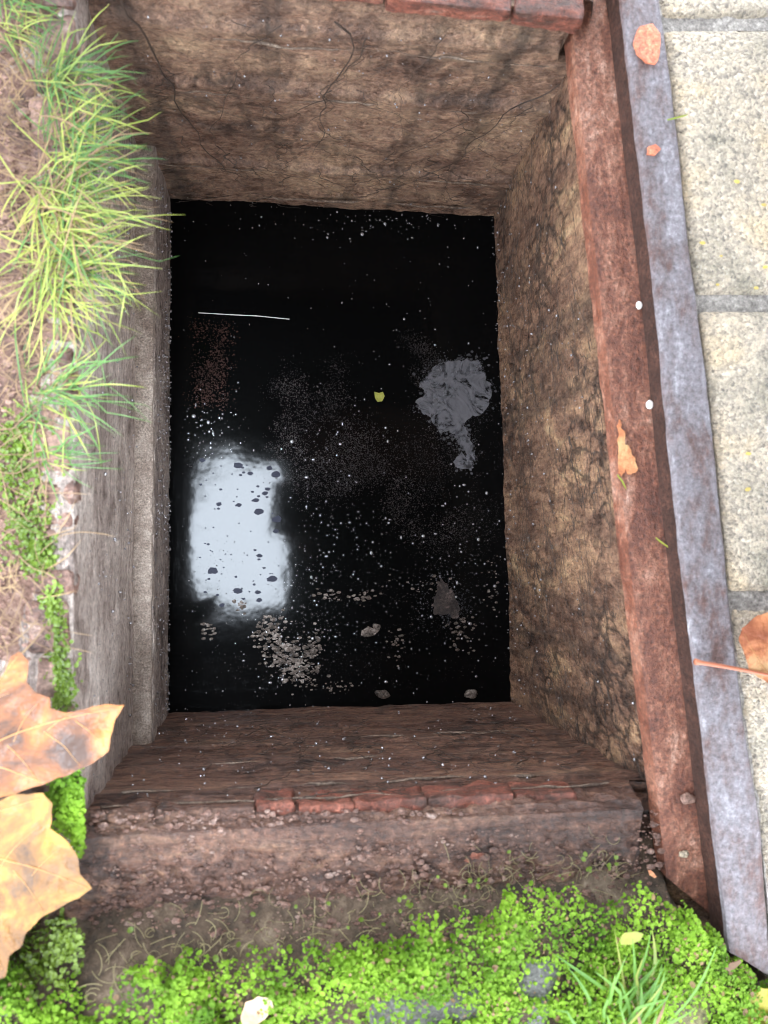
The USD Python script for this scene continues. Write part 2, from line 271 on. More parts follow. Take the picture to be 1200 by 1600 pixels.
# ------------------------------------------------------------------ ground
def ground_height(x, y):
    p = np.stack([x, y, 0 * x], -1)
    h = nz(p, 26, 3) * .016 + nz(p, 110, 4, 3) * .006
    left = np.clip((-.165 - x) / .02, 0, 1); base = -.006 * np.ones_like(x)
    bank = np.clip((-.288 - y) / .085, 0, 1); bank = bank * bank * (3 - 2 * bank)
    near = y < -.26
    base = np.where(near & (x > -.21), -.048 + .058 * bank, base)
    pave = np.clip((x - (.27 + (.45 - y) * .090)) / .015, 0, 1) * (y > np.interp(x, [.30, .338, .350, .385, .42, .6], [-.20, -.30, -.362, -.392, -.40, -.40]))
    return (base + h) * (1 - pave) + (-.07) * pave
step = .0055
gx = np.arange(-.75, .95, step); gy = np.arange(-.75, .95, step)
X, Y = np.meshgrid(gx, gy, indexing='ij'); Z = ground_height(X, Y)
F = grid_faces(len(gx), len(gy)); v = np.stack([X, Y, Z], -1).reshape(-1, 3)
c = v[F].mean(1)
hole = (c[:, 0] > -.172) & (c[:, 0] < .41) & (c[:, 1] > -.286) & (c[:, 1] < .455)
F = F[~hole]
R = [(.95 - step * .3, 60)]
out = []
x0, x1, y0, y1 = gx[0] + .01, gx[-1] - .01, gy[0] + .01, gy[-1] - .01
big = 80.0
zz = -.03
ov = [(x0, y0, zz), (x1, y0, zz), (x1, y1, zz), (x0, y1, zz), (-big, -big, zz), (big, -big, zz), (big, big, zz), (-big, big, zz)]
of = []
for k in range(4): of += [(k, 4 + k, 4 + (k + 1) % 4), (k, 4 + (k + 1) % 4, (k + 1) % 4)]
g = trimesh.util.concatenate([tm(v, F), tm(ov, of)]); g.remove_unreferenced_vertices()
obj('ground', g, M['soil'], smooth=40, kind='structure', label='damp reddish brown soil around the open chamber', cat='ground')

# ------------------------------------------------------------------ chamber
chamber = thing('inspection_chamber', 'open rectangular brick drain chamber with slimy brown rendered walls', 'drain chamber')
def swept_wall(prof, us, axis, amp, seed, m, ends=True, label=None, courses=None, cut=None):
    """profile: closed loop of (a, z), dense; displaced along its own normal"""
    prof = np.asarray(prof); nxt, prv = np.roll(prof, -1, 0), np.roll(prof, 1, 0)
    t = nxt - prv; nn = np.stack([t[:, 1], -t[:, 0]], 1); nn /= np.maximum(np.linalg.norm(nn, axis=1, keepdims=True), 1e-9)
    v = sweep_x(prof, us, axis=axis)
    d = nz(v, 16, seed, 3) * amp * 1.2 + nz(v, 70, seed + 9, 4) * amp
    if seed == 31: d = d + np.where((v[..., 1] < -.238) & (v[..., 2] > -.06), nz(v, 120, 8, 4) * .012, 0)
    if courses is not None: d = d + courses(v)
    if cut is not None: v = cut(v)
    off = np.zeros_like(v); off[..., 2] = nn[None, :, 1]
    off[..., 1 if axis == 0 else 0] = nn[None, :, 0]
    v = v + off * d[..., None]
    nu, nv_ = v.shape[:2]
    vv = np.concatenate([v, v[:, :1]], 1)
    f = grid_faces(nu, nv_ + 1); mesh = tm(vv.reshape(-1, 3), f)
    caps = []
    for e in (0, nu - 1):
        b = e * (nv_ + 1); cpt = vv[e].mean(0)
        k = len(mesh.vertices) + len(caps)
    return obj('wall', mesh, m, chamber, smooth=50, label=label)
def loop(front, back_off):
    """front polyline (a, z) plus a coarse back"""
    f = dens(front, .0045); b = np.array([front[-1] + back_off, front[0] + back_off * V(1, 0)])
    return np.vstack([f, b])
def smooth_step(x, w): return 1 / (1 + np.exp(-x / w))
def far_courses(v):
    z = v[..., 2] + nz(v, 9, 77, 2) * .012; d = 0
    for zc, a in ((-.045, .006), (-.135, .009), (-.215, .004), (-.295, .010), (-.365, .005)): d = d + a * smooth_step(zc - z, .0022) * np.exp(-np.maximum(zc - z, 0) / .03)
    return d * (0.5 + meshkit.noise(v * 11, 5)) - .004
far = loop(V((YF + .012, .004), (YF + .008, -.03), (YF + .006, -.06), (YF, -.62)).reshape(-1, 2), V(.11, 0))
wf = swept_wall(far, np.arange(-.20, .345, .0045), 0, .006, 11, M['far'], label='far wall of brown rendered brick with pale mortar lines', courses=far_courses, cut=lambda v: np.stack([v[..., 0], v[..., 1], np.where(v[..., 0] > .252, np.minimum(v[..., 2], -.062), v[..., 2])], -1))
def flipcheck(): pass
# left: upper wall, a pale ledge, lower wall
left = loop(np.array([(-.208, -.010), (-.172, -.004), (-.161, -.008), (-.160, -.02), (-.163, -.268), (-.1435, -.272), (-.1425, -.278), (-.150, -.62)]), V(-.09, 0))[::-1]
wl = swept_wall(left, np.arange(-.275, .462, .0045), 1, .004, 23, M['left'], label='grey brown left wall with a narrow pale ledge')
def near_courses(v):
    z = v[..., 2] + nz(v, 8, 78, 2) * .010; d = 0
    for zc, a in ((-.05, .006), (-.085, .007), (-.16, .007), (-.235, .006), (-.31, .005)): d = d + a * smooth_step(zc - z, .002) * np.exp(-np.maximum(zc - z, 0) / .025)
    return np.where(v[..., 1] > -.25, d - .004, 0)
near = loop(np.array([(-.335, -.05), (-.328, -.037), (-.252, -.030), (-.243, -.033), (-.240, -.042), (YN, -.62)]), V(-.12, 0))[::-1]
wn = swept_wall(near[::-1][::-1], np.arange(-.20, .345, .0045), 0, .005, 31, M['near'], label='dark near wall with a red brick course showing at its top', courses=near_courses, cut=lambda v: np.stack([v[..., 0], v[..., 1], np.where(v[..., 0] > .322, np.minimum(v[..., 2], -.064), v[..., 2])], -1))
# right: ruled between the frame's edge and the water line
top_px = [(893, -60), (890, 0), (905, 160), (922, 320), (940, 480), (958, 640), (975, 800), (992, 950), (1010, 1100), (1027, 1240), (1042, 1390), (1050, 1460)]
tops = dens([P(x, y, -.052) for x, y in top_px], .005)
s = np.linspace(0, 1, len(tops))
bot = np.stack([XR0 + (XR1 - XR0) * s, YF + .04 + (YN - .08 - YF - .04) * s, np.full(len(s), ZW)], 1)
tt = np.arange(0, 1.55, .0125)
v = tops[:, None] + (bot - tops)[:, None] * tt[None, :, None]
over = np.clip(tops[:, 0] - bot[:, 0], -.03, .06)
d = nz(v, 12, 41, 3) * .006 + nz(v, 95, 42, 4) * .0035
v[..., 0] += d * np.clip(tt * 8, 0, 1)[None]
back = v + V(.11, 0, 0)
nu, nv_ = v.shape[:2]
solid = trimesh.util.concatenate([tm(v.reshape(-1, 3), grid_faces(nu, nv_)), tm(back.reshape(-1, 3), grid_faces(nu, nv_, True)),
    tm(np.stack([v[:, 0], back[:, 0]], 1).reshape(-1, 3), grid_faces(nu, 2, True)), tm(np.stack([v[0], back[0]], 1).reshape(-1, 3), grid_faces(nv_, 2)), tm(np.stack([v[-1], back[-1]], 1).reshape(-1, 3), grid_faces(nv_, 2, True))])
wr = obj('wall', solid, M['right'], chamber, smooth=50, label='right wall of brown render crossed by dark cracks')
right_v = v
M['sand'] = mottled('sandy_render', [(.3, (.14, .10, .075)), (.45, (.32, .25, .20)), (.56, (.46, .38, .31)), (.7, (.58, .51, .45))], (1, 1, 1), 30, 150, (.3, .7), 1, .004, fine=500)
lp = np.array([(-.164, -.2635), (-.150, -.2640), (-.1438, -.2665), (-.1428, -.276), (-.164, -.276)])
ls_ = dens(np.vstack([lp, lp[:1]]), .003)[:-1]; lu = np.arange(-.245, .425, .0045); lv = sweep_x(ls_, lu, axis=1)
lv[..., 0] += nz(lv, 60, 3, 4) * .004; lv[..., 2] += nz(lv, 70, 5, 4) * .004
lvv = np.concatenate([lv, lv[:, :1]], 1)
obj('ledge', tm(lvv.reshape(-1, 3), grid_faces(*lvv.shape[:2])), M['sand'], wl, smooth=50, label='narrow pale sandy ledge')
# lime ridges along the courses
M['mortar'] = mottled('lime_mortar', [(.3, (.05, .034, .024)), (.48, (.14, .10, .072)), (.6, (.25, .19, .14)), (.72, (.42, .36, .30))], (1, 1, 1), 40, 160, (.2, .6), .9, .003)
def ridge(parent, which, z, x0, x1, seed, r=.0012):
    xs_ = np.arange(x0, x1, .003); p = np.c_[xs_, 0 * xs_, 0 * xs_]
    on = meshkit.noise(p * 26 + seed, seed) ; rr = np.clip((on - .30) * 2.2, 0.02, 1) * r * (.5 + meshkit.noise(p * 140, seed))
    sgn = -1 if which == 'far' else 1
    base = p.copy(); base[:, 2] = z + nz(p, 9, 77 if which == 'far' else 78, 2) * .012 + nz(p, 60, seed, 3) * .006
    base[:, 1] = (YF - .0028 if which == 'far' else YN + .0028) + nz(p, 40, seed, 2) * .003
    obj('mortar_ridge', tube(base, rr, 6), M['mortar'], parent, smooth=True)
for k, (z, a_, b_) in enumerate([(-.052, -.06, .245), (-.138, -.13, .20), (-.298, -.155, .285), (-.372, -.14, .28)]): ridge(wf, 'far', z, a_, b_, 3 + k)
for k, (z, a_, b_) in enumerate([(-.054, -.15, .30), (-.088, -.14, .28), (-.163, -.10, .25), (-.24, -.12, .29)]): ridge(wn, 'near', z, a_, b_, 13 + k, .0013)
# red bricks that show through
def brick_at(center, size, seed, m, parent, name='brick', amp=.0025, rotz=0.0, rnd=.005):
    b = rough_box(size, seed, amp, .006, rnd); b.apply_transform(trimesh.transformations.rotation_matrix(rotz, [0, 0, 1])); b.apply_translation(center)
    return obj(name, b, m, parent, smooth=45)
for k, (x0, x1, zt, zb) in enumerate([(.085, .190, .006, -.011), (.193, .254, .004, -.016), (-.025, .082, .008, -.004)]):
    brick_at(V((x0 + x1) / 2, YF + .0475, (zt + zb) / 2), (x1 - x0, .085, zt - zb), 60 + k, M['dull'], wf, rotz=.01 * (k - 1), amp=.004, rnd=.003)
xs = [-.165, -.105, -.022, .012, .062, .125, .205, .262]
for k in range(len(xs) - 1):
    brick_at(V((xs[k] + xs[k + 1]) / 2, -.2748 + .0012 * (k % 3), -.057 + .0015 * (k % 2)), (xs[k + 1] - xs[k] - .0010, .0725, .034), 80 + k, M['dull'] if k > 1 else M['near'], wn, amp=.005, rotz=.012 * ((k % 3) - 1), rnd=.003)
ys = -.245; k = 0
rng = random.Random(5)
while ys < .42:
    L = rng.uniform(.018, .045)
    w = rng.uniform(.022, .034)
    brick_at(V(-.1615 - w / 2 + rng.uniform(-.002, .002), ys + L / 2, -.0135 + rng.uniform(-.003, .0015)), (w, L - .004, .022), 120 + k, M['pink'] if rng.random() < .45 else M['bed'], wl, amp=.005, rotz=rng.uniform(-.06, .06))
    ys += L; k += 1

# ------------------------------------------------------------------ water and what floats on it
obj('water', sheet([(-.20, -.30), (.37, -.30), (.37, .48), (-.20, .48)], lambda p: np.full(len(p), ZW), .2, .05), M['water'], kind='structure', label='still black water at the bottom of the chamber', cat='water')
def wpt(px, py): return P(px, py, ZW)
def traced(pxs, jag=.0015, seed=0, it=2):
    pts = np.array([wpt(*q)[:2] for q in pxs]); pts = np.vstack([pts, pts[:1]])
    pts = dens(np.c_[pts, np.zeros(len(pts))], .002)[:-1]
    pts[:, 0] += nz(pts, 130, seed, 4) * jag * 4; pts[:, 1] += nz(pts + 9.7, 130, seed + 5, 4) * jag * 4
    return pts[:, :2]
scum_px = [(678, 572), (690, 568), (715, 562), (748, 563), (756, 585), (771, 610), (765, 632), (752, 648), (728, 657), (722, 668), (735, 690), (742, 715), (735, 735), (728, 728), (733, 712), (715, 690), (700, 672), (690, 678), (682, 665), (668, 650), (650, 637), (652, 625), (664, 615), (655, 600), (668, 585)]
obj('floating_scum', sheet(traced(scum_px, .0030, 3), lambda p: np.full(len(p), ZW + .0012), .0008, .003), M['scum'], label='pale grey patch of scum floating near the right wall', cat='scum', kind=None)
obj('floating_scum', sheet(traced([(708, 722), (722, 706), (733, 722), (740, 730), (726, 733), (713, 730)], .001, 9), lambda p: np.full(len(p), ZW + .0012), .0008, .003), M['scum'], label='small torn grey scrap of scum below the large pale patch', cat='scum')
dust_px = [(430, 600), (455, 590), (500, 595), (528, 578), (530, 620), (540, 645), (565, 660), (590, 690), (620, 740), (640, 800), (690, 825), (720, 835), (700, 850), (650, 835), (610, 800), (570, 770), (520, 770), (470, 768), (440, 760), (432, 700)]
def specks(pxs, n, label, seed, edge, mat_='speck', sizes=(.0003, .0005, .0009), lo=.33):
    r_ = np.random.default_rng(seed); poly = sg.Polygon(pxs); x0, y0, x1, y1 = poly.bounds; cs, rr = [], []
    while len(cs) < n:
        q = r_.uniform((x0 - 30, y0 - 30), (x1 + 30, y1 + 30)); dd = poly.exterior.distance(sg.Point(q)) * (1 if poly.contains(sg.Point(q)) else -1)
        w = meshkit.fbm(V(q[0] / 45, q[1] / 30 + q[0] / 90, seed), 4, seed)
        if r_.random() > 1 / (1 + math.exp(-dd / edge)) * np.clip((w - lo) * 3.2, .03, 1): continue
        p = wpt(*q); p[2] += .0006; cs.append(p); rr.append(r_.choice(sizes, p=[.6, .32, .08]))
    cs, rr = np.array(cs), np.array(rr); a = np.arange(5) * 2 * np.pi / 5; base = np.stack([np.cos(a), np.sin(a) * .8, 0 * a], 1)
    v = cs[:, None] + rr[:, None, None] * base[None] * (0.7 + .6 * r_.random((len(cs), 5, 1)))
    f = (np.array([[0, 1, 2], [0, 2, 3], [0, 3, 4]])[None] + 5 * np.arange(len(cs))[:, None, None]).reshape(-1, 3)
    obj({'speck': 'dust_specks', 'rusty': 'painted_red_reflection'}.get(mat_, 'scum_flakes'), tm(v.reshape(-1, 3), f), M[mat_], kind='stuff', label=label)
M['speck'] = leafy('dust_speck', (.020, .017, .017), (.046, .039, .037), (.12, .10, .095), 0, .6, 0, .1)
M['flake_grey'] = leafy('scum_flake', (.035, .034, .037), (.075, .073, .079), (.15, .147, .158), 0, .6, 0, .1)
specks(scum_px, 2600, 'small grey flakes of scum around the pale patch', 29, 4, 'flake_grey', (.0006, .0012, .0024), .22)
M['rusty'] = leafy('reflection_red_speck', (.016, .007, .005), (.040, .017, .011), (.085, .038, .026), 0, .6, 0, .1)  # red tone painting a dim reflection in the water
specks([(676, 908), (700, 904), (722, 930), (730, 962), (700, 974), (668, 962)], 700, 'pale specks gathered round the brown leaf scrap', 41, 7, 'flake_grey', (.0004, .0008, .0013), .2)
specks([(304, 508), (354, 505), (356, 560), (352, 630), (306, 632)], 1500, 'dim red reflection painted in specks beside the left wall', 37, 5, 'rusty', (.0005, .0008, .0014), .25)  # coloured specks stand in for a reddish mirror image
specks(dust_px, 11000, 'thin film of brownish dust specks in the middle of the water', 13, 9, lo=.27)
specks([(690, 640), (775, 660), (780, 800), (740, 850), (700, 860), (640, 800), (600, 720)], 5000, 'faint dust specks under the grey scum beside the right wall', 17, 18)
specks([(628, 528), (650, 522), (672, 545), (690, 566), (690, 590), (668, 585), (650, 560), (655, 600), (640, 580), (632, 550)], 1500, 'smear of fine specks trailing from the pale scum to the far side', 23, 3)
specks([(300, 880), (520, 900), (760, 870), (770, 1060), (420, 1085), (380, 980)], 2200, 'loose dust specks over the nearer part of the water', 19, 30)
rng = np.random.default_rng(21)
def in_water(px, py): return 285 < px < 785 and 330 < py < 1090
drops = []
def bubble(px, py, r):
    q = wpt(px, py); s = trimesh.creation.icosphere(subdivisions=2 if r > .0011 else 1, radius=r); s.vertices[:] *= V(*rng.uniform(.6, 1.5, 2), .7); s.apply_translation((q[0], q[1], ZW + r * .1)); drops.append(s)
for _ in range(2300):
    u = rng.random()
    if u < .12: px, py = rng.normal(450, 24), rng.normal(1020, 28)
    elif u < .3: px, py = rng.normal(500, 70), rng.normal(800, 90)
    elif u < .5: px, py = rng.normal(470, 90), rng.normal(950, 70)
    elif u < .62: px, py = rng.normal(720, 40), rng.normal(880, 80)
    elif u < .7: px, py = rng.normal(600, 90), rng.normal(345, 16)
    elif u < .78: px, py = rng.normal(330, 25), rng.normal(680, 30)
    else: px, py = rng.uniform(275, 785), rng.uniform(330, 1090)
    if not in_water(px, py) or rng.random() > .75: continue
    if 310 < px < 440 and 715 < py < 950: continue
    bubble(px, py, rng.choice([.0004, .0007, .0011, .0019], p=[.5, .3, .15, .05]))
obj('bubbles', trimesh.util.concatenate(drops), M['foam'], smooth=True, kind='stuff', label='tiny glinting bubbles scattered over the black water', cat='bubbles')
fl = []
for k in range(85):
    px, py = rng.uniform(312, 440), rng.uniform(712, 950); r = rng.choice([.0008, .0014, .0026, .0042], p=[.45, .3, .17, .08])
    q = wpt(px, py); cc = chunk(r, 300 + k, .15); cc.apply_translation((q[0], q[1], ZW + .0004)); fl.append(cc)
obj('scum_flecks', trimesh.util.concatenate(fl), M['fleck'], kind='stuff', label='dark flecks floating where the water mirrors the sky', cat='flecks')
deb = []
def cluster(cx, cy, sx, sy, n, r0, r1, seed):
    rr = np.random.default_rng(seed)
    for k in range(n):
        q = wpt(rr.normal(cx, sx), rr.normal(cy, sy)); cc = chunk(rr.uniform(r0, r1), seed * 50 + k, .55); cc.apply_transform(trimesh.transformations.rotation_matrix(rr.uniform(-.7, .7), [1, .3, 0])); cc.apply_translation((q[0], q[1], ZW + .0006)); deb.append(cc)
for a in [(420, 985, 14, 14, 45, .001, .0032, 1), (445, 1020, 16, 14, 60, .001, .0035, 2), (470, 1045, 15, 12, 60, .001, .003, 3), (490, 1010, 9, 12, 20, .001, .003, 4), (325, 985, 7, 8, 10, .0012, .003, 5), (515, 928, 13, 5, 9, .0012, .003, 6), (568, 935, 12, 9, 14, .001, .003, 7), (618, 1005, 6, 14, 12, .001, .0025, 8), (715, 985, 10, 12, 14, .001, .003, 9), (520, 1075, 25, 5, 16, .0008, .002, 10), (770, 915, 9, 25, 14, .0008, .0022, 11), (655, 915, 30, 9, 10, .0008, .0025, 12), (735, 995, 8, 20, 8, .0008, .002, 14), (375, 945, 6, 4, 8, .001, .003, 15)]: cluster(a[0], a[1], a[2], a[3], int(a[4] * 2.2), a[5] * .55, a[6] * .72, a[7])
obj('floating_debris', trimesh.util.concatenate(deb), M['debris'], smooth=False, kind='stuff', label='pale crumbs of debris clustered on the water below the sky reflection', cat='debris')
def flat_leaf(name, pxs, z, m, label, cat, bend=.004, seed=0, thick=.0005, step=.002, jag=.0006, parent=None):
    pts = np.array([P(x, y, z)[:2] for x, y in pxs]); pts = np.vstack([pts, pts[:1]]); pts = dens(np.c_[pts, 0 * pts[:, 0]], .002)[:-1]
    pts[:, 0] += nz(pts, 160, seed, 3) * jag * 4; pts[:, 1] += nz(pts + 4.4, 160, seed, 3) * jag * 4
    return obj(name, sheet(pts[:, :2], lambda p: z + nz(np.c_[p, 0 * p[:, 0]], 60, seed, 3) * bend, thick, step), m, parent, smooth=50, label=label, cat=cat)
M['scrap'] = mottled('dead_leaf', [(.3, (.006, .005, .004)), (.48, (.020, .014, .012)), (.56, (.05, .036, .03)), (.66, (.20, .15, .13))], (1, 1, 1), 60, 240, (.25, .6), .8, .002, fine=700)
M['tile'] = mottled('sunk_red_brick', [(.3, (.02, .009, .006)), (.5, (.075, .032, .02)), (.68, (.13, .06, .04))], (1, 1, 1), 30, 150, (.3, .6), .6, .002)
flat_leaf('leaf_scrap', [(682, 912), (690, 905), (698, 914), (708, 922), (713, 940), (722, 955), (714, 966), (702, 958), (692, 964), (678, 956), (672, 946), (680, 932)], ZW + .003, M['scrap'], 'brown rotting leaf scrap floating in the lower right of the water', 'leaf', .006, 6, .0006, jag=.0028)
flat_leaf('leaf_scrap', [(565, 985), (575, 978), (583, 982), (582, 975), (594, 976), (593, 986), (585, 993), (570, 996), (564, 992)], ZW + .003, M['debris'], 'pale crumpled leaf scrap on dark water left of the brown leaf', 'leaf', .004, 8)
flat_leaf('green_leaf', [(585, 612), (592, 614), (598, 612), (601, 619), (597, 627), (590, 628), (586, 622)], ZW + .002, leafy('floating_green_leaf', (.16, .17, .02), (.24, .24, .03), (.3, .3, .05), .1, .5, 60), 'tiny yellow green leaf afloat left of the grey scum', 'leaf', .002, 4, step=.0015, jag=.0002)
for k, (px, py, r, lab) in enumerate([(597, 1084, .006, 'small brown stone at the foot of the near wall'), (735, 1083, .006, 'small stone by the near wall close to the right corner')]):
    q = wpt(px, py); cc = chunk(r, 900 + k, .8, 2); cc.apply_translation((q[0], q[1], ZW + .002)); obj('stone', cc, M['debris'], smooth=40, label=lab, cat='stone')
q = [wpt(310, 489), wpt(360, 492), wpt(402, 494), wpt(452, 499)]
obj('straw', tube(dens([p + V(0, 0, .001) for p in q], .004), .0005, 6), M['white'], smooth=True, label='thin pale line painting a mirrored sliver of sky on the dark water at the far left', cat='straw')  # pale tube painting the reflected sliver of sky along the far edge

# ------------------------------------------------------------------ wall dressing: roots and drops
def wall_point(which, a, b):
    """a along the wall, b the height z"""
    if which == 'far': return V(a, YF - .004, b), V(0, -1, 0)
    if which == 'near': return V(a, YN + .003, b), V(0, 1, 0)
    if which == 'left': return (V(-.1605, a, b) if b > -.27 else V(-.1445, a, b)), V(1, 0, 0)
    t = (b + .052) / (ZW + .052); i = int(np.clip(a, 0, 1) * (len(tops) - 1)); return tops[i] + (bot[i] - tops[i]) * t - V(.003, 0, 0), V(-1, 0, 0)
rng = np.random.default_rng(8)
roots = []
def root(which, a0, b0, a1, b1, r0, wig=.012, seed=0):
    n = 24; pts = []
    for k in range(n + 1):
        s = k / n; w = (meshkit.noise(V(s * 5, seed, 0), seed) - .5) * wig * 2 + (meshkit.noise(V(s * 14, seed, 3), seed) - .5) * wig * .8
        sc = 1.0 if which != 'right' else .7
        p, nn = wall_point(which, a0 + (a1 - a0) * s + w * (1 if which != 'right' else 1.5), b0 + (b1 - b0) * s + w * .3); pts.append(p + nn * .0005)
    roots.append(tube(pts, np.linspace(r0, r0 * .35, n + 1), 4))
for k, a in enumerate([('far', -.115, 0, -.075, -.30, .0028, .012), ('far', .055, -.01, .045, -.24, .0022, .014), ('far', .075, -.03, .03, -.18, .0015, .014), ('far', .19, -.12, .11, -.30, .0012, .014), ('far', .25, -.08, .16, -.34, .0018, .014), ('far', .13, -.02, .12, -.20, .001, .012), ('far', -.02, -.28, .09, -.36, .001, .012), ('far', -.05, -.10, -.09, -.38, .0012, .012)]): root(*a[:5], a[5] * .42, a[6], seed=k)
for k in range(70):
    a, b = rng.uniform(-.14, .28), rng.uniform(-.38, -.02); root('far', a, b, a + rng.normal(0, .04), max(-.4, b - rng.uniform(.03, .1)), rng.uniform(.0002, .0006), .01, 40 + k)
for k in range(420):
    a, b = rng.uniform(0.03, .97), rng.uniform(-.36, -.06); root('right', a, b, a + rng.normal(0, .05), np.clip(b + rng.normal(-.03, .05), -.4, -.056), rng.uniform(.00015, .00045), .012, 140 + k)
for k in range(90):
    a, b = rng.uniform(-.14, .28), rng.uniform(-.3, -.045); root('near', a, b, a + rng.normal(0, .03), max(-.4, b - rng.uniform(.02, .1)), rng.uniform(.0002, .0007), .012, 400 + k)
obj('fine_roots', trimesh.util.concatenate(roots), M['root'], smooth=True, kind='stuff', label='dark hair-like roots creeping over the chamber walls', cat='roots')
wd = []
def wdrop(which, a, b, r):
    p, nn = wall_point(which, a, b); s = trimesh.creation.icosphere(subdivisions=1, radius=r); s.vertices *= .6 + .8 * rng.random((len(s.vertices), 1)) * 1; s.apply_translation(p + nn * .0004); wd.append(s)
for _ in range(260): wdrop('far', rng.uniform(-.15, .28), rng.uniform(-.40, -.02), rng.choice([.0004, .0006, .0010], p=[.6, .3, .1]))
for _ in range(420): wdrop('right', rng.uniform(.04, .95), -.41 + abs(rng.normal(0, .14)) % .34, rng.choice([.0006, .0009, .0013], p=[.6, .3, .1]))
for _ in range(750): wdrop('left', rng.uniform(-.24, .41), rng.uniform(-.41, -.285), rng.choice([.0006, .0010, .0016], p=[.5, .35, .15]))
for _ in range(500): wdrop('left', rng.uniform(-.24, .41), -.41 + rng.random() ** 2.2 * .36, rng.choice([.0006, .0010, .0015], p=[.55, .33, .12]))
for _ in range(200): wdrop('near', rng.uniform(-.14, .29), rng.uniform(-.40, -.05), rng.choice([.0006, .0009, .0014], p=[.6, .3, .1]))
obj('water_drops', trimesh.util.concatenate(wd), M['drop'], smooth=True, kind='stuff', label='tiny wet glinting drops on the chamber walls', cat='drops')

# ------------------------------------------------------------------ iron frame
frame = thing('iron_frame', 'rusty angle iron seat of the missing cover along the right edge', 'frame')
ZL, ZT = -.031, .005
inner = [(887, -60), (891, 0), (897, 80), (905, 160), (914, 240), (922, 320), (940, 480), (958, 640), (975, 800), (992, 950), (1010, 1100), (1027, 1240), (1041, 1370)]
upr = [(950, -60), (958, 0), (968, 80), (985, 200), (998, 300), (1011, 400), (1024, 550), (1035, 700), (1046, 820), (1060, 960), (1078, 1130), (1095, 1290), (1106, 1440)]
topi = [(966, -60), (975, 0), (983, 80), (997, 200), (1009, 300), (1021, 400), (1037, 550), (1050, 700), (1063, 820), (1079, 960), (1100, 1130), (1118, 1290), (1143, 1490)]
outr = [(1022, -60), (1030, 0), (1042, 80), (1057, 200), (1068, 300), (1078, 400), (1099, 550), (1116, 700), (1128, 820), (1142, 960), (1163, 1130), (1188, 1290), (1205, 1525)]
def resample(pxs, z, n=140):
    p = np.array([P(x, y, z) for x, y in pxs]); s = np.r_[0, np.cumsum(np.linalg.norm(np.diff(p, axis=0), axis=1))]
    u = np.linspace(0, s[-1], n); return np.stack([np.interp(u, s, p[:, k]) for k in range(3)], 1)
I, U, T, O = resample(inner, ZL), resample(upr, ZL), resample(topi, ZT), resample(outr, ZT)
U2 = T.copy(); U2[:, 2] = ZL
def strip(rows, seed, amp, steps, closed=True):
    """rows: list of polylines, lofted across; returns a closed solid of the loop of rows"""
    V_ = []
    for (a, b), n in zip(zip(rows, rows[1:] + rows[:1]), steps):
        for k in range(n): V_.append(a + (b - a) * k / n)
    v = np.stack(V_, 1)
    c = v.mean(1, keepdims=True); dn = v - c; dn /= np.maximum(np.linalg.norm(dn, axis=2, keepdims=True), 1e-9)
    v = v + dn * ((nz(v, 45, seed, 4) * amp * 2 + nz(v, 160, seed + 3, 3) * amp)[..., None])
    nu, nw = v.shape[:2]; vv = np.concatenate([v, v[:, :1]], 1)
    m = tm(vv.reshape(-1, 3), grid_faces(nu, nw + 1))
    caps = []
    for e, fl in ((0, True), (nu - 1, False)):
        ring = vv[e][:-1]; cc = ring.mean(0); k = np.arange(nw); f = np.stack([k, (k + 1) % nw, np.full(nw, nw)], 1)
        caps.append(tm(np.vstack([ring, cc]), f[:, ::-1] if fl else f))
    m = trimesh.util.concatenate([m] + caps); m.fix_normals(); return m
dz = lambda a, z: np.c_[a[:, :2], np.full(len(a), z)]
obj('seat_ledge', strip([dz(I, ZL - .020), dz(T + V(.02, 0, 0), ZL - .020), dz(T + V(.02, 0, 0), ZL), dz(I, ZL)], 5, .0018, [3, 2, 16, 4][::-1] and [3, 3, 18, 4]), M['rust'], frame, smooth=45)
obj('upright', strip([dz(T + V(.003, 0, 0), ZL + .0005), dz(T + V(.010, 0, 0), ZL + .0005), dz(T + V(.010, 0, 0), ZT - .0078), dz(T + V(.003, 0, 0), ZT - .0078)], 6, .0004, [3, 6, 2, 10]), M['shade_rust'], frame, smooth=45)  # near-black colour paints the shaded strip under the overhanging flange
obj('top_flange', strip([dz(T - V(.0006, 0, 0), ZT - .007), dz(O, ZT - .007), dz(O, ZT - .0012), dz(O - V(.0015, 0, 0), ZT), dz(T + V(.0015, 0, 0), ZT), dz(T - V(.0006, 0, 0), ZT - .0015)], 7, .0011, [4, 2, 2, 14, 2, 2]), M['iron'], frame, smooth=45, label='worn purplish grey top face of the frame')
for k, (pxs, z) in enumerate([([(993, 55), (1000, 42), (1020, 38), (1031, 50), (1032, 80), (1026, 100), (1010, 98), (996, 85), (990, 68)], ZT + .0016), ([(1012, 230), (1024, 225), (1032, 232), (1024, 243), (1012, 240)], ZT + .0014), ([(1000, 518), (1010, 512), (1018, 522), (1014, 533), (1003, 530)], ZL + .002), ([(1000, 548), (1009, 543), (1013, 555), (1003, 562)], ZL + .002), ([(968, 660), (972, 658), (978, 690), (990, 710), (998, 730), (985, 738), (972, 720), (965, 735), (966, 700)], ZL + .0025)]):
    pass
M['flake'] = mottled('orange_flake', [(.3, (.40, .10, .05)), (.5, (.62, .20, .10)), (.7, (.70, .36, .22))], (1, 1, 1), 60, 200, (.4, .7), .6, .002)
flat_leaf('rust_flake', [(993, 55), (1000, 42), (1020, 38), (1031, 50), (1032, 80), (1026, 100), (1010, 98), (996, 85), (990, 68)], ZT + .0022, M['flake'], 'bright orange flake of rust on the far end of the frame top', 'rust flake', .0012, 12, .002)
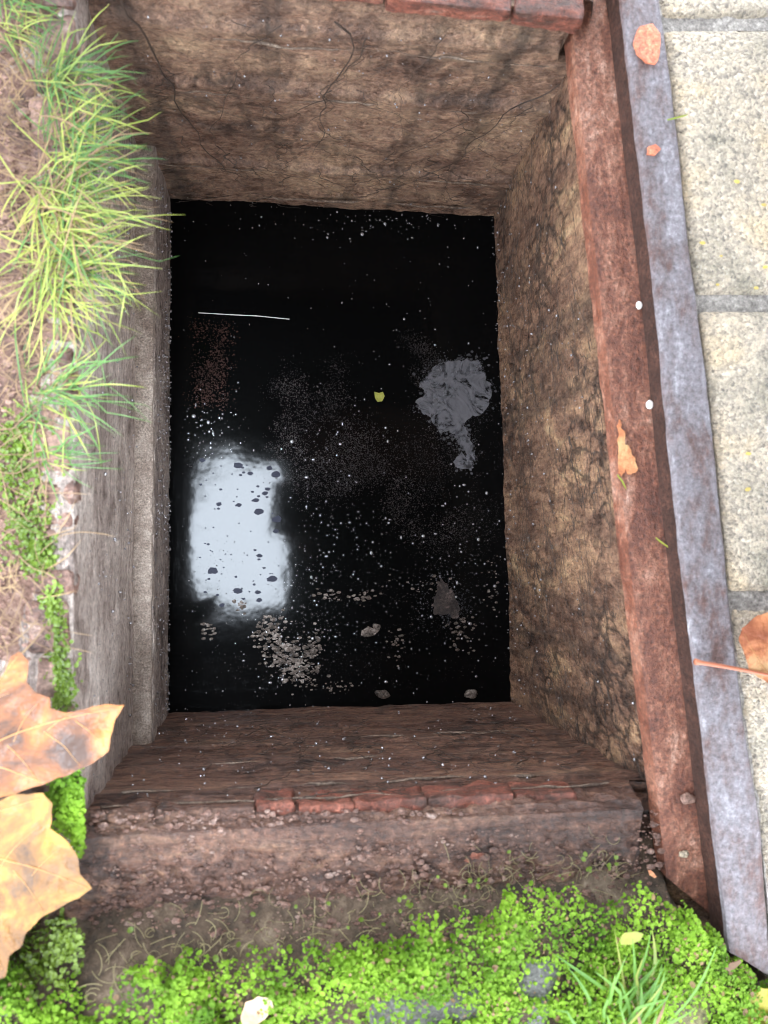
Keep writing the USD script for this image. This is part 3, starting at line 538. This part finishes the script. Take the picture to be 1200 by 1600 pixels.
flat_leaf('rust_flake', [(1012, 230), (1024, 225), (1032, 232), (1024, 243), (1012, 240)], ZT + .0022, M['flake'], 'small orange rust flake on the frame top nearer than the large flake', 'rust flake', .001, 14, .002)
flat_leaf('leaf_scrap', [(965, 655), (972, 662), (976, 688), (986, 703), (995, 718), (994, 738), (984, 740), (978, 730), (972, 744), (967, 738), (966, 700)], ZL + .003, M['orange'], 'orange torn leaf scrap on the rusty ledge of the frame', 'leaf', .0015, 15, .0006, jag=.0016)
for k, (px, py, rr, lab) in enumerate([(997, 478, .0029, 'round white seed on the rusty ledge, farther of the two'), (1013, 633, .0033, 'oval white seed on the rusty ledge, nearer of the two')]):
    s = trimesh.creation.icosphere(subdivisions=3, radius=rr); s.vertices[:] *= V(1, 1.25, .8) * (1 + .12 * (meshkit.noise(s.vertices / rr * 1.5 + k * 5, k)[:, None] - .5)); p = P(px, py, ZL); s.apply_translation(p + V(0, 0, rr * .75)); obj('seed', s, M['white'], smooth=True, label=lab, cat='seed')
cc = chunk(.0045, 77, .6, 2); cc.apply_translation(P(1072, 1246, ZL) + V(0, 0, .003)); obj('pebble', cc, M['pink'], smooth=45, label='pinkish pebble on the near part of the rusty ledge', cat='pebble')
cc = chunk(.003, 78, .6, 2); cc.apply_translation(P(1066, 1333, ZL) + V(0, 0, .002)); obj('pebble', cc, M['slab'], smooth=45, label='tiny cream pebble on the ledge close to the frame end', cat='pebble')

# ------------------------------------------------------------------ paving
pave = thing('pavement', 'pale speckled paving slabs right of the iron frame', 'pavement', kind='structure')
rows = [(-395, 24), (44, 458), (486, 924), (951, 1399), (1430, 1860)]
mort = []
for k, (ya, yb) in enumerate(rows):
    for cidx in range(2):
        def edge(py):
            xs = np.interp(py, [-400, -60, 0, 200, 400, 550, 700, 820, 960, 1130, 1290, 1525, 1900], [980, 1022, 1030, 1057, 1078, 1099, 1116, 1128, 1142, 1163, 1188, 1212, 1255]); return xs
        if cidx == 0:
            lft = [P(edge(y) + 5, y, 0)[:2] for y in np.linspace(ya, yb, 12)]
            rgt = [P(1640, yb, 0)[:2], P(1640, ya, 0)[:2]]
        else:
            lft = [P(1668, ya, 0)[:2], P(1668, yb, 0)[:2]]; rgt = [P(2300, yb, 0)[:2], P(2300, ya, 0)[:2]]
        poly = sg.Polygon(lft + rgt).buffer(-.004).buffer(.004)
        z0 = .0015 * ((k * 7 + cidx * 3) % 3 - 1)
        def zf(p, poly=poly, z0=z0):
            dd = shapely.distance(poly.exterior, shapely.points(p)); return z0 - .005 * np.exp(-dd / .0028) + nz(np.c_[p, 0 * p[:, 0]], 22, 90 + k, 3) * .003 + nz(np.c_[p, 0 * p[:, 0]], 210, 95, 3) * .0022
        obj('paving_slab', sheet(np.array(poly.exterior.coords), zf, .045, .0045 if cidx == 0 else .02), M['slab'], pave, smooth=50)
mp = np.array([P(x, y, 0)[:2] for x, y in [(975, -420), (1034, 0), (1082, 400), (1120, 700), (1146, 960), (1167, 1130), (1193, 1290), (1216, 1525), (1250, 1880), (2320, 1880), (2320, -420)]])
M['joint'] = mottled('joint_mortar', [(.3, (.16, .145, .125)), (.5, (.30, .28, .25)), (.7, (.46, .43, .38))], (1, 1, 1), 30, 160, (.5, .8), .8, .003)
obj('mortar', sheet(mp, lambda p: -.0055 + nz(np.c_[p, 0 * p[:, 0]], 80, 33, 3) * .003, .03, .008), M['joint'], pave, smooth=50)

# ------------------------------------------------------------------ grass
rng = random.Random(17)
def blade(base, ang, length, width, lift, droop, twist=0.0, n=9, fold=.35):
    """a creased ribbon that rises and arches over"""
    pts = []; p = np.array(base, float); pitch = lift
    kink, ka = rng.randint(3, n), rng.gauss(0, .35)
    for k in range(n + 1):
        pts.append(p.copy()); a = ang + twist * k / n + (ka if k >= kink else 0)
        p = p + length / n * V(math.cos(a) * math.cos(pitch), math.sin(a) * math.cos(pitch), math.sin(pitch)); pitch -= droop / n * (0.5 + k / n)
    pts = np.array(pts); t = np.gradient(pts, axis=0); t /= np.linalg.norm(t, axis=1, keepdims=True)
    side = np.cross(t, V(0, 0, 1)); side /= np.maximum(np.linalg.norm(side, axis=1, keepdims=True), 1e-6); up = np.cross(side, t)
    s = np.linspace(0, 1, n + 1); w = width / 2 * np.minimum(1, (1 - s) * 3.2 + .05) ** .8 * (0.7 + .3 * np.minimum(1, s * 4))
    L, R_, B = pts - side * w[:, None], pts + side * w[:, None], pts - up * (w * fold)[:, None]
    top = np.stack([L, B, R_], 1); und = top - up[:, None] * 0.00018
    m = n + 1; v = np.vstack([top.reshape(-1, 3), und.reshape(-1, 3)])
    f = grid_faces(m, 3, True); f = np.vstack([f, f[:, ::-1] + m * 3])
    return tm(v, f)
def tuft(label, spots, n, ang0, spread, lrange, mats, name='grass_tuft', wr=(.0005, .0012), lift=(.05, .7), droop=(.4, 1.3), indiv=45, z0=0.0):
    t = thing(name, label, 'grass')
    rest = {}
    bl = []
    for k in range(n):
        px, py, sp = rng.choice(spots); b = P(px + rng.gauss(0, sp), py + rng.gauss(0, sp), .0)
        m = rng.choices([x[0] for x in mats], [x[1] for x in mats])[0]
        bl.append((blade(b + V(0, 0, z0 + rng.uniform(-.004, .004)), ang0 + rng.gauss(0, spread), rng.uniform(*lrange), rng.uniform(*wr), rng.uniform(*lift), rng.uniform(*droop), rng.gauss(0, .35)), m))
    bl.sort(key=lambda q: -q[0].area)
    for k, (b, m) in enumerate(bl):
        if k < indiv: obj('blade', b, M[m], t, smooth=True)
        else: rest.setdefault(m, []).append(b)
    for m, ms in rest.items(): obj({'fresh': 'fresh_blades', 'blade': 'green_blades', 'lime': 'yellow_green_blades', 'straw': 'dry_blades'}[m], trimesh.util.concatenate(ms), M[m], t, smooth=True, kind='stuff')
    return t
GR = [('blade', 6), ('lime', 3), ('straw', 1)]
YL = [('blade', 2), ('lime', 6), ('straw', 3)]
tuft('short light green grass tuft in the far left corner of the photo', [(10, -10, 18), (25, 20, 14), (5, 40, 12)], 70, -.5, .9, (.02, .045), GR)
tuft('green grass tuft hanging over the far end of the left wall', [(95, 150, 22), (105, 215, 20), (80, 120, 15), (115, 255, 15)], 210, .05, .95, (.03, .07), GR)
tuft('dense yellow green grass tuft bending over the left edge, largest of the tufts', [(75, 300, 26), (90, 350, 25), (95, 400, 25), (85, 440, 22)], 420, -.5, 1.05, (.03, .085), YL, indiv=90)
tuft('sparse dark green grass tuft just nearer than the large yellow tuft', [(60, 600, 18), (85, 610, 14), (110, 610, 12), (40, 640, 15)], 75, .05, .8, (.03, .075), [('blade', 6), ('lime', 2)])
tuft('few thin green blades by the moss on the left edge', [(70, 700, 10), (85, 720, 8)], 16, .1, .45, (.03, .055), [('blade', 5), ('lime', 1)], indiv=16)
tuft('upright bright grass tuft growing out of the ground cover at the near right', [(945, 1570, 10), (960, 1590, 12), (930, 1610, 12), (985, 1590, 12)], 34, 1.5, .42, (.045, .10), [('fresh', 5), ('lime', 1), ('straw', 1)], wr=(.0018, .0036), lift=(.25, .8), droop=(.2, .8), indiv=34, z0=.016)
# dry thatch on the soil
dry = []
for k in range(560):
    u = rng.random(); px, py = (rng.gauss(35, 40), rng.uniform(80, 620)) if u < .75 else (rng.uniform(-30, 90), rng.uniform(620, 1010))
    b = P(px, py, .002); 
    if b[0] > -.168: continue
    dry.append(blade(b, rng.uniform(0, 6.28), rng.uniform(.010, .045), rng.uniform(.0003, .0008), rng.uniform(-.1, .35), rng.uniform(.1, .7), rng.gauss(0, .9), 6))
obj('dry_grass', trimesh.util.concatenate(dry), M['straw'], smooth=True, kind='stuff', label='matted dry straw coloured grass lying on the left soil', cat='dry grass')
rngl = np.random.default_rng(71); lit = []
for k in range(1500):
    px, py = rngl.uniform(-60, 112), rngl.uniform(-40, 1060); p = P(px, py, 0)
    if p[0] > -.172: continue
    p[2] = ground_height(np.array([p[0]]), np.array([p[1]]))[0] + .0004; c_ = chunk(rngl.choice([.0006, .001, .0018, .003], p=[.4, .35, .2, .05]), 6000 + k, .65); c_.apply_translation(p); lit.append(c_)
obj('soil_crumbs', trimesh.util.concatenate(lit), M['pink'], smooth=30, kind='stuff', label='reddish crumbs of brick and earth on the left soil')
for px, py, ang, L, lab in [(1040, 190, .15, .020, 'small green blade lying across the far part of the frame top'), (1022, 840, -.75, .020, 'short green blade on the rusty ledge at mid length'), (962, 742, -1.0, .016, 'curved green blade at the inner lip of the ledge')]:
    obj('loose_grass', blade(P(px, py, ZT if px > 1035 else ZL) + V(0, 0, .003), ang, L, .0016, .25, .6, .3), M['lime'], smooth=True, label=lab, cat='grass')

# ------------------------------------------------------------------ ground cover and moss
rng = np.random.default_rng(33)
hexa = np.array([[math.cos(a), math.sin(a), 0] for a in np.arange(7) * 2 * np.pi / 7])
def leaflets(centres, radii, tilt=.6):
    n = len(centres); az = rng.uniform(0, 6.283, n); ti = np.abs(rng.normal(0, tilt, n)); ph = rng.uniform(0, 6.283, n)
    base = np.vstack([hexa * V(1.1, .92, 1), [[0, 0, -.28]]])
    nrm = np.stack([np.sin(ti) * np.cos(az), np.sin(ti) * np.sin(az), np.cos(ti)], 1)
    ref = np.stack([np.cos(ph), np.sin(ph), 0 * ph], 1); a = np.cross(nrm, ref); a /= np.linalg.norm(a, axis=1, keepdims=True); b = np.cross(nrm, a)
    v = centres[:, None] + radii[:, None, None] * (base[None, :, 0, None] * a[:, None] + base[None, :, 1, None] * b[:, None] + base[None, :, 2, None] * nrm[:, None])
    f = np.array([[k, (k + 1) % 7, 7] for k in range(7)])
    return tm(v.reshape(-1, 3), (f[None] + 8 * np.arange(n)[:, None, None]).reshape(-1, 3))
def ghp(p): return ground_height(np.array([p[0]]), np.array([p[1]]))[0]
BX = [-60, 0, 60, 130, 200, 270, 400, 560, 700, 760, 800, 880, 960, 1040, 1100, 1140, 1200, 1260]; BY = [1560, 1530, 1548, 1552, 1530, 1515, 1498, 1470, 1445, 1425, 1405, 1408, 1400, 1412, 1445, 1495, 1535, 1560]
bare = [(630, 1580, 80, 38), (845, 1530, 50, 25), (830, 1590, 45, 25), (10, 1590, 40, 25), (400, 1580, 22, 16), (1075, 1580, 45, 34)]
N = 150000
px, py = rng.uniform(-120, 1300, N), rng.uniform(1390, 1700, N)
e = np.interp(px, BX, BY) + (meshkit.noise(np.c_[px / 22, 0 * px, 0 * px], 4) - .5) * 44
g_ = meshkit.noise(np.c_[px / 60, py / 60, 0 * px + 2], 6)
keep = (py > e) & ~((g_ < .34) & (rng.random(N) < .7))
for a, b, c, d in bare: keep &= ~((((px - a) / c) ** 2 + ((py - b) / d) ** 2 < rng.uniform(.5, 1.5, N)) & (rng.random(N) > .12))
px, py, e, g_ = (q[keep][:48000] for q in (px, py, e, g_))
dirs = np.stack([(px - 600) / 1200, -(py - 800) / 1200, -np.ones_like(px)], 1) @ ROT.T
C = V(0, 0, CAM_H) + dirs * ((.01 - CAM_H) / dirs[:, 2])[:, None]
C[:, 2] = .012 + rng.random(len(C)) ** 1.3 * .013 + (g_ - .5) * .014 - .016 * np.exp(-(py - e) / 12)
Rr = rng.choice([.0009, .0013, .0018, .0025], len(C), p=[.4, .35, .2, .05])
dead = rng.random(len(C)) < .07
obj('withered_leaflets', leaflets(np.array(C)[dead], np.array(Rr)[dead], .8), M['straw'], kind='stuff', label='withered straw coloured leaflets mixed into the green carpet')
C, Rr = np.array(C)[~dead], np.array(Rr)[~dead]
obj('ground_cover', leaflets(np.array(C), np.array(Rr), .55), M['cover'], kind='stuff', label='bright green carpet of tiny round leaves along the near edge', cat='ground cover')
def mossy(blobs, n, label, m='moss', r=(.0008, .0020), h=.008):
    C, Rr = [], []
    while len(C) < n:
        bx, by, sx, sy = blobs[rng.integers(len(blobs))]; px, py = rng.normal(bx, sx), rng.normal(by, sy); p = P(px, py, .004)
        if p[0] > -.150: continue
        p[2] = (ghp(p) if p[0] < -.172 else -.002) + rng.random() * h; C.append(p); Rr.append(rng.uniform(*r))
    obj('moss', leaflets(np.array(C), np.array(Rr), .7), M[m], kind='stuff', label=label, cat='moss')
mossy([(25, 690, 22, 25), (20, 760, 25, 35), (40, 830, 22, 30), (60, 870, 12, 14)], 1500, 'olive moss on the left soil below the sparse grass')
mossy([(78, 960, 8, 25), (85, 1020, 10, 30), (95, 1075, 12, 25)], 1100, 'narrow strip of green moss between soil and brick above the maple leaf')
mossy([(115, 1235, 12, 22), (112, 1275, 13, 20), (125, 1300, 8, 14), (90, 1250, 12, 20)], 900, 'bright moss clump beside the yellow maple leaf', 'cover', (.001, .0024))
mossy([(60, 1500, 30, 18), (105, 1470, 18, 16), (40, 1530, 30, 12)], 700, 'dim moss clump under the tip of the yellow maple leaf', 'moss', (.001, .0024), .012)
# curling pale stems over the soil bank
st = []
for k in range(230):
    px = rng.uniform(150, 1010); e = np.interp(px, BX, BY); py = e + rng.normal(-22, 20); p = P(px, py, .0); p[2] = max(ghp(p), -.035) + .003
    a = rng.uniform(0, 6.28); cur = rng.normal(0, 2.4); pts = [p]; pit = rng.uniform(-.1, .6)
    for j in range(10): a += cur / 10; pit -= .06; p = p + rng.uniform(.001, .0028) * V(math.cos(a), math.sin(a), math.sin(pit) * .8); pts.append(p)
    st.append(tube(pts, rng.uniform(.00014, .00032), 4))
obj('curling_stems', trimesh.util.concatenate(st), M['palestem'], smooth=True, kind='stuff', label='pale curling stems trailing over the dark soil bank', cat='stems')
C = [];
for k in range(55):
    px = rng.uniform(170, 1020); p = P(px, np.interp(px, BX, BY) - abs(rng.normal(0, 26)), 0); p[2] = max(ghp(p), -.03) + .007; C.append(p)
obj('seedlings', leaflets(np.array(C), rng.uniform(.0012, .0026, len(C)), .5), M['moss'], kind='stuff', label='stray pale leaflets dotted on the soil bank', cat='seedlings')
# crumbs of mortar and soil on the bed
cr = []
for k in range(2600):
    px, py = rng.uniform(140, 1040), rng.uniform(1268, 1450); p = P(px, py, -.03)
    if p[1] < -.345: continue
    p[2] = (-.033 if p[1] > -.312 else ghp(p)) + .0005; c_ = chunk(rng.choice([.0006, .0010, .0016, .0026], p=[.45, .33, .18, .04]), 2000 + k, .7); c_.apply_translation(p); cr.append(c_)
obj('mortar_crumbs', trimesh.util.concatenate(cr), M['bed'], smooth=30, kind='stuff', label='crumbs of mortar and dirt on the near ledge', cat='rubble')

# ------------------------------------------------------------------ leaves and stones on the ground
def lifted(base, fold_pt, fold_dir, amp, seed, rough=.007):
    d = np.array(fold_dir, float); d /= np.linalg.norm(d); nrm = V(-d[1], d[0])
    return lambda p: base + np.abs((p - fold_pt) @ nrm) * amp + nz(np.c_[p, 0 * p[:, 0]], 26, seed, 2) * rough * 2 + nz(np.c_[p, 0 * p[:, 0]], 90, seed + 1, 3) * rough * .5
def maple(pxs, z, veins, m, label, seed, amp, jag=.0008):
    pts = np.array([P(x, y, z)[:2] for x, y in pxs]); pts = np.vstack([pts, pts[:1]]); pts = dens(np.c_[pts, 0 * pts[:, 0]], .003)[:-1]
    pts[:, 0] += nz(pts, 110, seed, 3) * jag * 4; pts[:, 1] += nz(pts + 4.4, 110, seed, 3) * jag * 4
    longest = max(veins, key=lambda q: (q[0][0] - q[1][0]) ** 2 + (q[0][1] - q[1][1]) ** 2); hub = P(*longest[0], z)[:2]; tip = P(*longest[1], z)[:2]; zf = lifted(z, hub, tip - hub, amp, seed)
    t = thing('maple_leaf', label, 'leaf')
    obj('leaf_blade', sheet(pts[:, :2], zf, .0005, .003), m, t, smooth=True)
    for a, b in veins:
        a, b = a, b
        A, B = P(*a, z)[:2], P(*b, z)[:2]; q = np.array([A + (B - A) * s for s in np.linspace(0, 1, 14)]); q += np.c_[-(B - A)[1], (B - A)[0]] * (.05 * np.sin(np.linspace(0, 3.14, 14)))[:, None]
        obj('vein', tube(np.c_[q, zf(q) + .0002], np.linspace(.0007, .0002, 14) * (1 if np.linalg.norm(B - A) > .05 else .5), 5), M['vein'], t, smooth=True)
    return t
maple([(0, 1062), (14, 1050), (26, 1018), (38, 1014), (52, 1030), (46, 1062), (60, 1082), (78, 1090), (80, 1104), (104, 1112), (140, 1106), (168, 1098), (196, 1099), (184, 1122), (176, 1150), (172, 1168), (150, 1185), (120, 1202), (95, 1212), (70, 1224), (30, 1234), (-10, 1246), (-70, 1262), (-130, 1250), (-150, 1200), (-210, 1190), (-180, 1130), (-120, 1120), (-110, 1050), (-60, 1070)], .030,
      [((20, 1160), (60, 1098)), ((75, 1140), (120, 1112)), ((70, 1142), (130, 1190)), ((10, 1165), (60, 1215)), ((120, 1125), (165, 1160)), ((-20, 1100), (20, 1080)), ((-70, 1190), (190, 1104)), ((-70, 1190), (36, 1022)), ((-70, 1190), (-200, 1180)), ((-70, 1190), (70, 1220))], M['maple'], 'fallen orange maple leaf with pointed lobe reaching over the left edge', 51, .22)
maple([(-10, 1252), (20, 1240), (42, 1233), (72, 1232), (86, 1248), (84, 1275), (82, 1292), (104, 1312), (120, 1338), (127, 1362), (146, 1384), (124, 1400), (92, 1416), (62, 1436), (44, 1452), (36, 1474), (20, 1486), (15, 1514), (-12, 1524), (-60, 1550), (-130, 1500), (-200, 1420), (-190, 1330), (-100, 1290)], .022,
      [((0, 1355), (60, 1290)), ((50, 1368), (95, 1325)), ((20, 1360), (70, 1420)), ((-60, 1290), (40, 1250)), ((-60, 1410), (-20, 1400)), ((-120, 1330), (140, 1385)), ((-120, 1330), (70, 1240)), ((-120, 1330), (10, 1505)), ((-120, 1330), (-190, 1420))], M['maple2'], 'fallen yellow brown maple leaf lying below the orange one at the left edge', 57, .12)
t = maple([(1152, 1000), (1158, 975), (1150, 985), (1180, 962), (1198, 955), (1230, 940), (1280, 960), (1330, 1000), (1320, 1060), (1270, 1100), (1215, 1075), (1190, 1062), (1170, 1045), (1160, 1020)], .010,
      [((1205, 1055), (1160, 990)), ((1205, 1055), (1300, 1000)), ((1205, 1055), (1235, 950))], M['orange'], 'orange pink maple leaf on the paving with its red stalk over the frame', 63, .1)
a, b, c_ = P(1086, 1034, .012), P(1140, 1042, .011), P(1206, 1056, .012)
q = np.array([a * (1 - s) ** 2 + 2 * b * s * (1 - s) + c_ * s * s for s in np.linspace(0, 1, 16)])
obj('stalk', tube(q, np.linspace(.0019, .0015, 16) + np.r_[.0009, .0003, np.zeros(14)], 8), M['stem'], t, smooth=True)
def slab_piece(pxs, z, m, label, cat, name, seed):
    pts = np.array([P(x, y, z)[:2] for x, y in pxs]); pts = np.vstack([pts, pts[:1]]); pts = dens(np.c_[pts, 0 * pts[:, 0]], .004)[:-1]
    pts[:, 0] += nz(pts, 70, seed, 3) * .008; pts[:, 1] += nz(pts + 3, 70, seed, 3) * .008
    poly = sg.Polygon(pts[:, :2])
    obj(name, sheet(pts[:, :2], lambda p: z - .006 * np.exp(-shapely.distance(poly.exterior, shapely.points(p)) / .004) + nz(np.c_[p, 0 * p[:, 0]], 60, seed, 4) * .007, .03, .004), m, smooth=50, label=label, cat=cat)
slab_piece([(-60, 1570), (20, 1562), (42, 1580), (45, 1640), (-60, 1660)], .012, M['concrete'], 'grey stone corner showing at the near left corner of the photo', 'stone', 'stone', 3)
slab_piece([(560, 1590), (600, 1560), (660, 1555), (720, 1540), (770, 1550), (790, 1600), (770, 1680), (560, 1680)], .011, M['concrete'], 'broad weathered concrete patch under the ground cover at the middle near edge', 'concrete', 'concrete_piece', 5)
slab_piece([(800, 1540), (830, 1512), (865, 1505), (885, 1520), (870, 1545), (860, 1600), (870, 1660), (800, 1660), (790, 1600)], .012, M['concrete'], 'smaller grey concrete lump left of the upright grass tuft', 'concrete', 'concrete_piece', 7)
slab_piece([(1035, 1545), (1075, 1532), (1110, 1545), (1118, 1600), (1090, 1640), (1030, 1620)], .013, mottled('mossy_stone', [(.3, (.05, .045, .015)), (.5, (.13, .12, .04)), (.7, (.24, .22, .10))], (1, 1, 1), 30, 120), 'olive brown mossy stone right of the upright grass tuft', 'stone', 'stone', 9)
flat_leaf('fallen_leaf', [(376, 1590), (384, 1570), (402, 1560), (424, 1560), (427, 1575), (414, 1592), (395, 1604), (380, 1606)], .022, leafy('cream_leaf', (.5, .34, .2), (.64, .46, .30), (.7, .55, .38), .2, .5, 30), 'cream coloured leaf piece lying on the ground cover at the near edge', 'leaf', .006, 21, .0008)
flat_leaf('fallen_leaf', [(968, 1470), (976, 1458), (992, 1456), (1006, 1460), (1002, 1470), (985, 1476), (972, 1478)], .028, M['lime'], 'small yellow leaf caught beside the upright grass tuft', 'leaf', .004, 23, .0006)
flat_leaf('fallen_leaf', [(1165, 1600), (1158, 1575), (1170, 1555), (1190, 1545), (1215, 1550), (1225, 1600), (1200, 1640)], .018, leafy('olive_leaf', (.20, .18, .02), (.34, .30, .03), (.42, .38, .06), .2, .5, 30), 'olive yellow leaf at the near right corner beside the paving', 'leaf', .006, 25, .0008)
flat_leaf('fallen_leaf', [(1132, 1513), (1140, 1506), (1156, 1499), (1158, 1504), (1146, 1513), (1136, 1516)], .022, M['straw'], 'narrow beige leaf scrap at the tip of the iron frame', 'leaf', .003, 27, .0008)
flat_leaf('fallen_leaf', [(1013, 1360), (1018, 1360), (1026, 1370), (1022, 1373), (1015, 1367)], -.02, M['orange'], 'tiny tan leaf scrap on the dark soil beside the frame end', 'leaf', .002, 29, .0008)

rngy = np.random.default_rng(91); yf = []
for k in range(22):
    px, py = rngy.uniform(1060, 1290), rngy.choice([rngy.uniform(60, 450), rngy.uniform(500, 1500)]); p = P(px, py, .002)
    if px < np.interp(py, [0, 400, 820, 1300], [1040, 1090, 1140, 1200]): continue
    c_ = chunk(rngy.uniform(.0008, .0020), 8000 + k, .3); c_.apply_translation(p); yf.append(c_)
obj('yellow_flecks', trimesh.util.concatenate(yf), M['flakey'], kind='stuff', label='scattered yellow flecks of lichen and leaf on the paving')
# ------------------------------------------------------------------ the photographer, whose dark shape the water mirrors
def hulls(bones, refine=.012, it=8):
    out = m3.Manifold()
    for chain in bones:
        sph = [m3.Manifold.sphere(r, 20).translate(tuple(map(float, c))) for c, r in chain]
        if len(sph) == 1: out = out + sph[0]
        for a, b in zip(sph[:-1], sph[1:]): out = out + m3.Manifold.batch_hull([a, b])
    out = out.refine_to_length(refine); m = out.to_mesh(); t = trimesh.Trimesh(m.vert_properties[:, :3], m.tri_verts, process=True)
    trimesh.smoothing.filter_taubin(t, iterations=it); return t
def block(groups, refine=.015, it=10):
    """union of hulls over groups of spheres"""
    out = m3.Manifold()
    for g_ in groups: out = out + m3.Manifold.batch_hull([m3.Manifold.sphere(r, 20).translate(tuple(map(float, c))) for c, r in g_])
    out = out.refine_to_length(refine); m = out.to_mesh(); t = trimesh.Trimesh(m.vert_properties[:, :3], m.tri_verts, process=True)
    trimesh.smoothing.filter_taubin(t, iterations=it); return t
person = thing('person', 'person in an added wide dark hooded cape kneeling and leaning over the chamber with a phone', 'person')
HIP, CH, NK, HD = V(.52, .20, .52), V(.22, .24, .82), V(.05, .29, .96), V(-.08, .33, 1.06)
LS, RS = V(.16, .03, .90), V(.20, .46, .93)
LE, RE = V(.12, -.28, .75), V(-.12, .56, .74)
LH, RH = V(.065, -.045, .685), V(-.20, .68, .05)
LK, RK = V(.48, -.10, .09), V(.52, .42, .09)
LA, RA = V(.88, -.12, .075), V(.90, .40, .075)
def hand(wrist, toward, thumb, down):
    f = toward / np.linalg.norm(toward); s = thumb / np.linalg.norm(thumb); ch = [[(wrist, .026), (wrist + f * .05 + s * .022, .017)], [(wrist, .024), (wrist + f * .055 - s * .025, .015)], [(wrist + f * .05 + s * .022, .015), (wrist + f * .055 - s * .025, .014)]]
    for k, (o, L) in enumerate(((.024, .066), (.008, .076), (-.009, .070), (-.026, .054))):
        a = wrist + f * .062 + s * o; b = a + f * L * .5 + down * L * .12; c = b + f * L * .28 + down * L * .38; ch += [[(a, .0095), (b, .0088), (c, .0075)]]
    a = wrist + f * .012 + s * .026; ch += [[(a, .013), (a + f * .028 + s * .02, .0105), (a + f * .055 + s * .018, .009)]]
    return ch
dn = V(0, 0, -.4)
body = hulls([[(HIP, .15), (CH, .15), (NK, .06), (HD - V(.0, 0, .03), .06)], [(HD, .098), (HD + V(-.03, .01, .02), .095)], [(HD + V(-.085, .015, -.055), .03), (HD + V(-.04, .0, -.05), .06)], [(HD + V(-.108, .02, -.012), .012), (HD + V(-.09, .02, .01), .012)],
              [(LS, .06), (LE, .045), (LH + V(.03, -.05, .02), .03), (LH, .026)], [(RS, .06), (RE, .045), (RH + V(.02, -.01, .05), .03), (RH, .026)],
              [(HIP + V(0, -.09, 0), .1), (LK, .06), (LA, .045)], [(HIP + V(0, .09, 0), .1), (RK, .06), (RA, .045)]]
             + hand(LH, V(-.5, .75, .05), V(-.6, -.3, .2), dn) + hand(RH, V(-1, -.3, -.1), V(.3, -.9, .1), V(0, 0, -.25)), .01, 6)
obj('body', body, M['skin'], person, smooth=True)
coat = block([[(HIP + V(.06, -.16, -.02), .14), (HIP + V(.06, .16, -.02), .14), (CH + V(0, -.17, .02), .13), (CH + V(0, .19, .02), .13)], [(CH + V(0, -.17, .02), .13), (CH + V(0, .19, .02), .13), (LS, .10), (RS, .10), (NK, .10)],
              [(LS, .10), (LE, .078)], [(LE, .078), (LH + V(.035, -.065, .03), .048)],
              [(V(-.27, .28, .84), .03), (V(-.29, .64, .76), .03), (V(.02, .78, .78), .03), (V(.52, .76, .6), .05), (V(.22, .32, .9), .1)], [(V(-.25, -.30, .76), .02), (V(-.23, -.42, .73), .02), (V(.14, -.27, .80), .03), (V(.2, -.44, .68), .03), (LE, .07)], [(V(.04, -.27, .80), .03), (V(.2, -.44, .68), .03), (V(.55, -.36, .46), .05), (V(.5, -.1, .6), .1), (V(.04, .05, .84), .03), (LS, .08)], [(RS, .125), (RE, .09)], [(RE, .088), (RH + V(.03, -.015, .08), .055)],
              [(HIP + V(.02, -.2, -.05), .10), (HIP + V(-.12, -.46, -.16), .08), (CH + V(0, -.2, 0), .1), (HIP + V(.1, -.2, -.2), .08)], [(HIP + V(.02, .2, -.05), .10), (HIP + V(-.10, .26, -.2), .07), (HIP + V(.1, .2, -.2), .08), (CH + V(0, .22, 0), .1)]])
obj('sky_blocking_cape', coat, M['coat'], person, smooth=True)  # width and panels invented, shaped to hide the sky from the water
obj('hood', block([[(HD + V(.035, -.005, .03), .135), (HD + V(.01, .01, .05), .13), (NK + V(.03, 0, .02), .11)], [(HD + V(-.02, -.09, .03), .05), (HD + V(-.02, .10, .03), .05), (HD + V(-.01, 0, .12), .06)]]), M['coat'], person, smooth=True)
obj('trousers', block([[(HIP + V(.02, -.09, -.02), .125), (HIP + V(.02, .09, -.02), .125)], [(HIP + V(.02, -.09, -.02), .125), (LK, .082)], [(LK, .082), (LA, .06)], [(HIP + V(.02, .09, -.02), .125), (RK, .082)], [(RK, .082), (RA, .06)]]), M['denim'], person, smooth=True)
for A in (LA, RA): obj('boot', block([[(A + V(.02, 0, .01), .062), (A + V(.10, 0, -.01), .055)], [(A + V(.10, 0, -.01), .055), (A + V(.13, 0, -.015), .045), (A + V(.11, 0, .09), .042)]]), M['boot'], person, smooth=True)
for sgn in (-1, 1): obj('eye', trimesh.creation.icosphere(subdivisions=2, radius=.012).apply_translation(HD + V(-.108, .018 + sgn * .033, .022)), M['white'], person, smooth=True)
ph = trimesh.creation.box((.078, .152, .008)); ph.apply_translation((.012, .035, .650)); 
phone = thing('phone', 'dark mobile phone held flat above the chamber', 'phone')
hb = m3.Manifold.batch_hull([m3.Manifold.cylinder(.008, .010, .010, 20).translate((.012 + sx * .029, .045 + sy * .066, .645)) for sx in (-1, 1) for sy in (-1, 1)])
obj('case', hb, M['black'], phone, smooth=30)
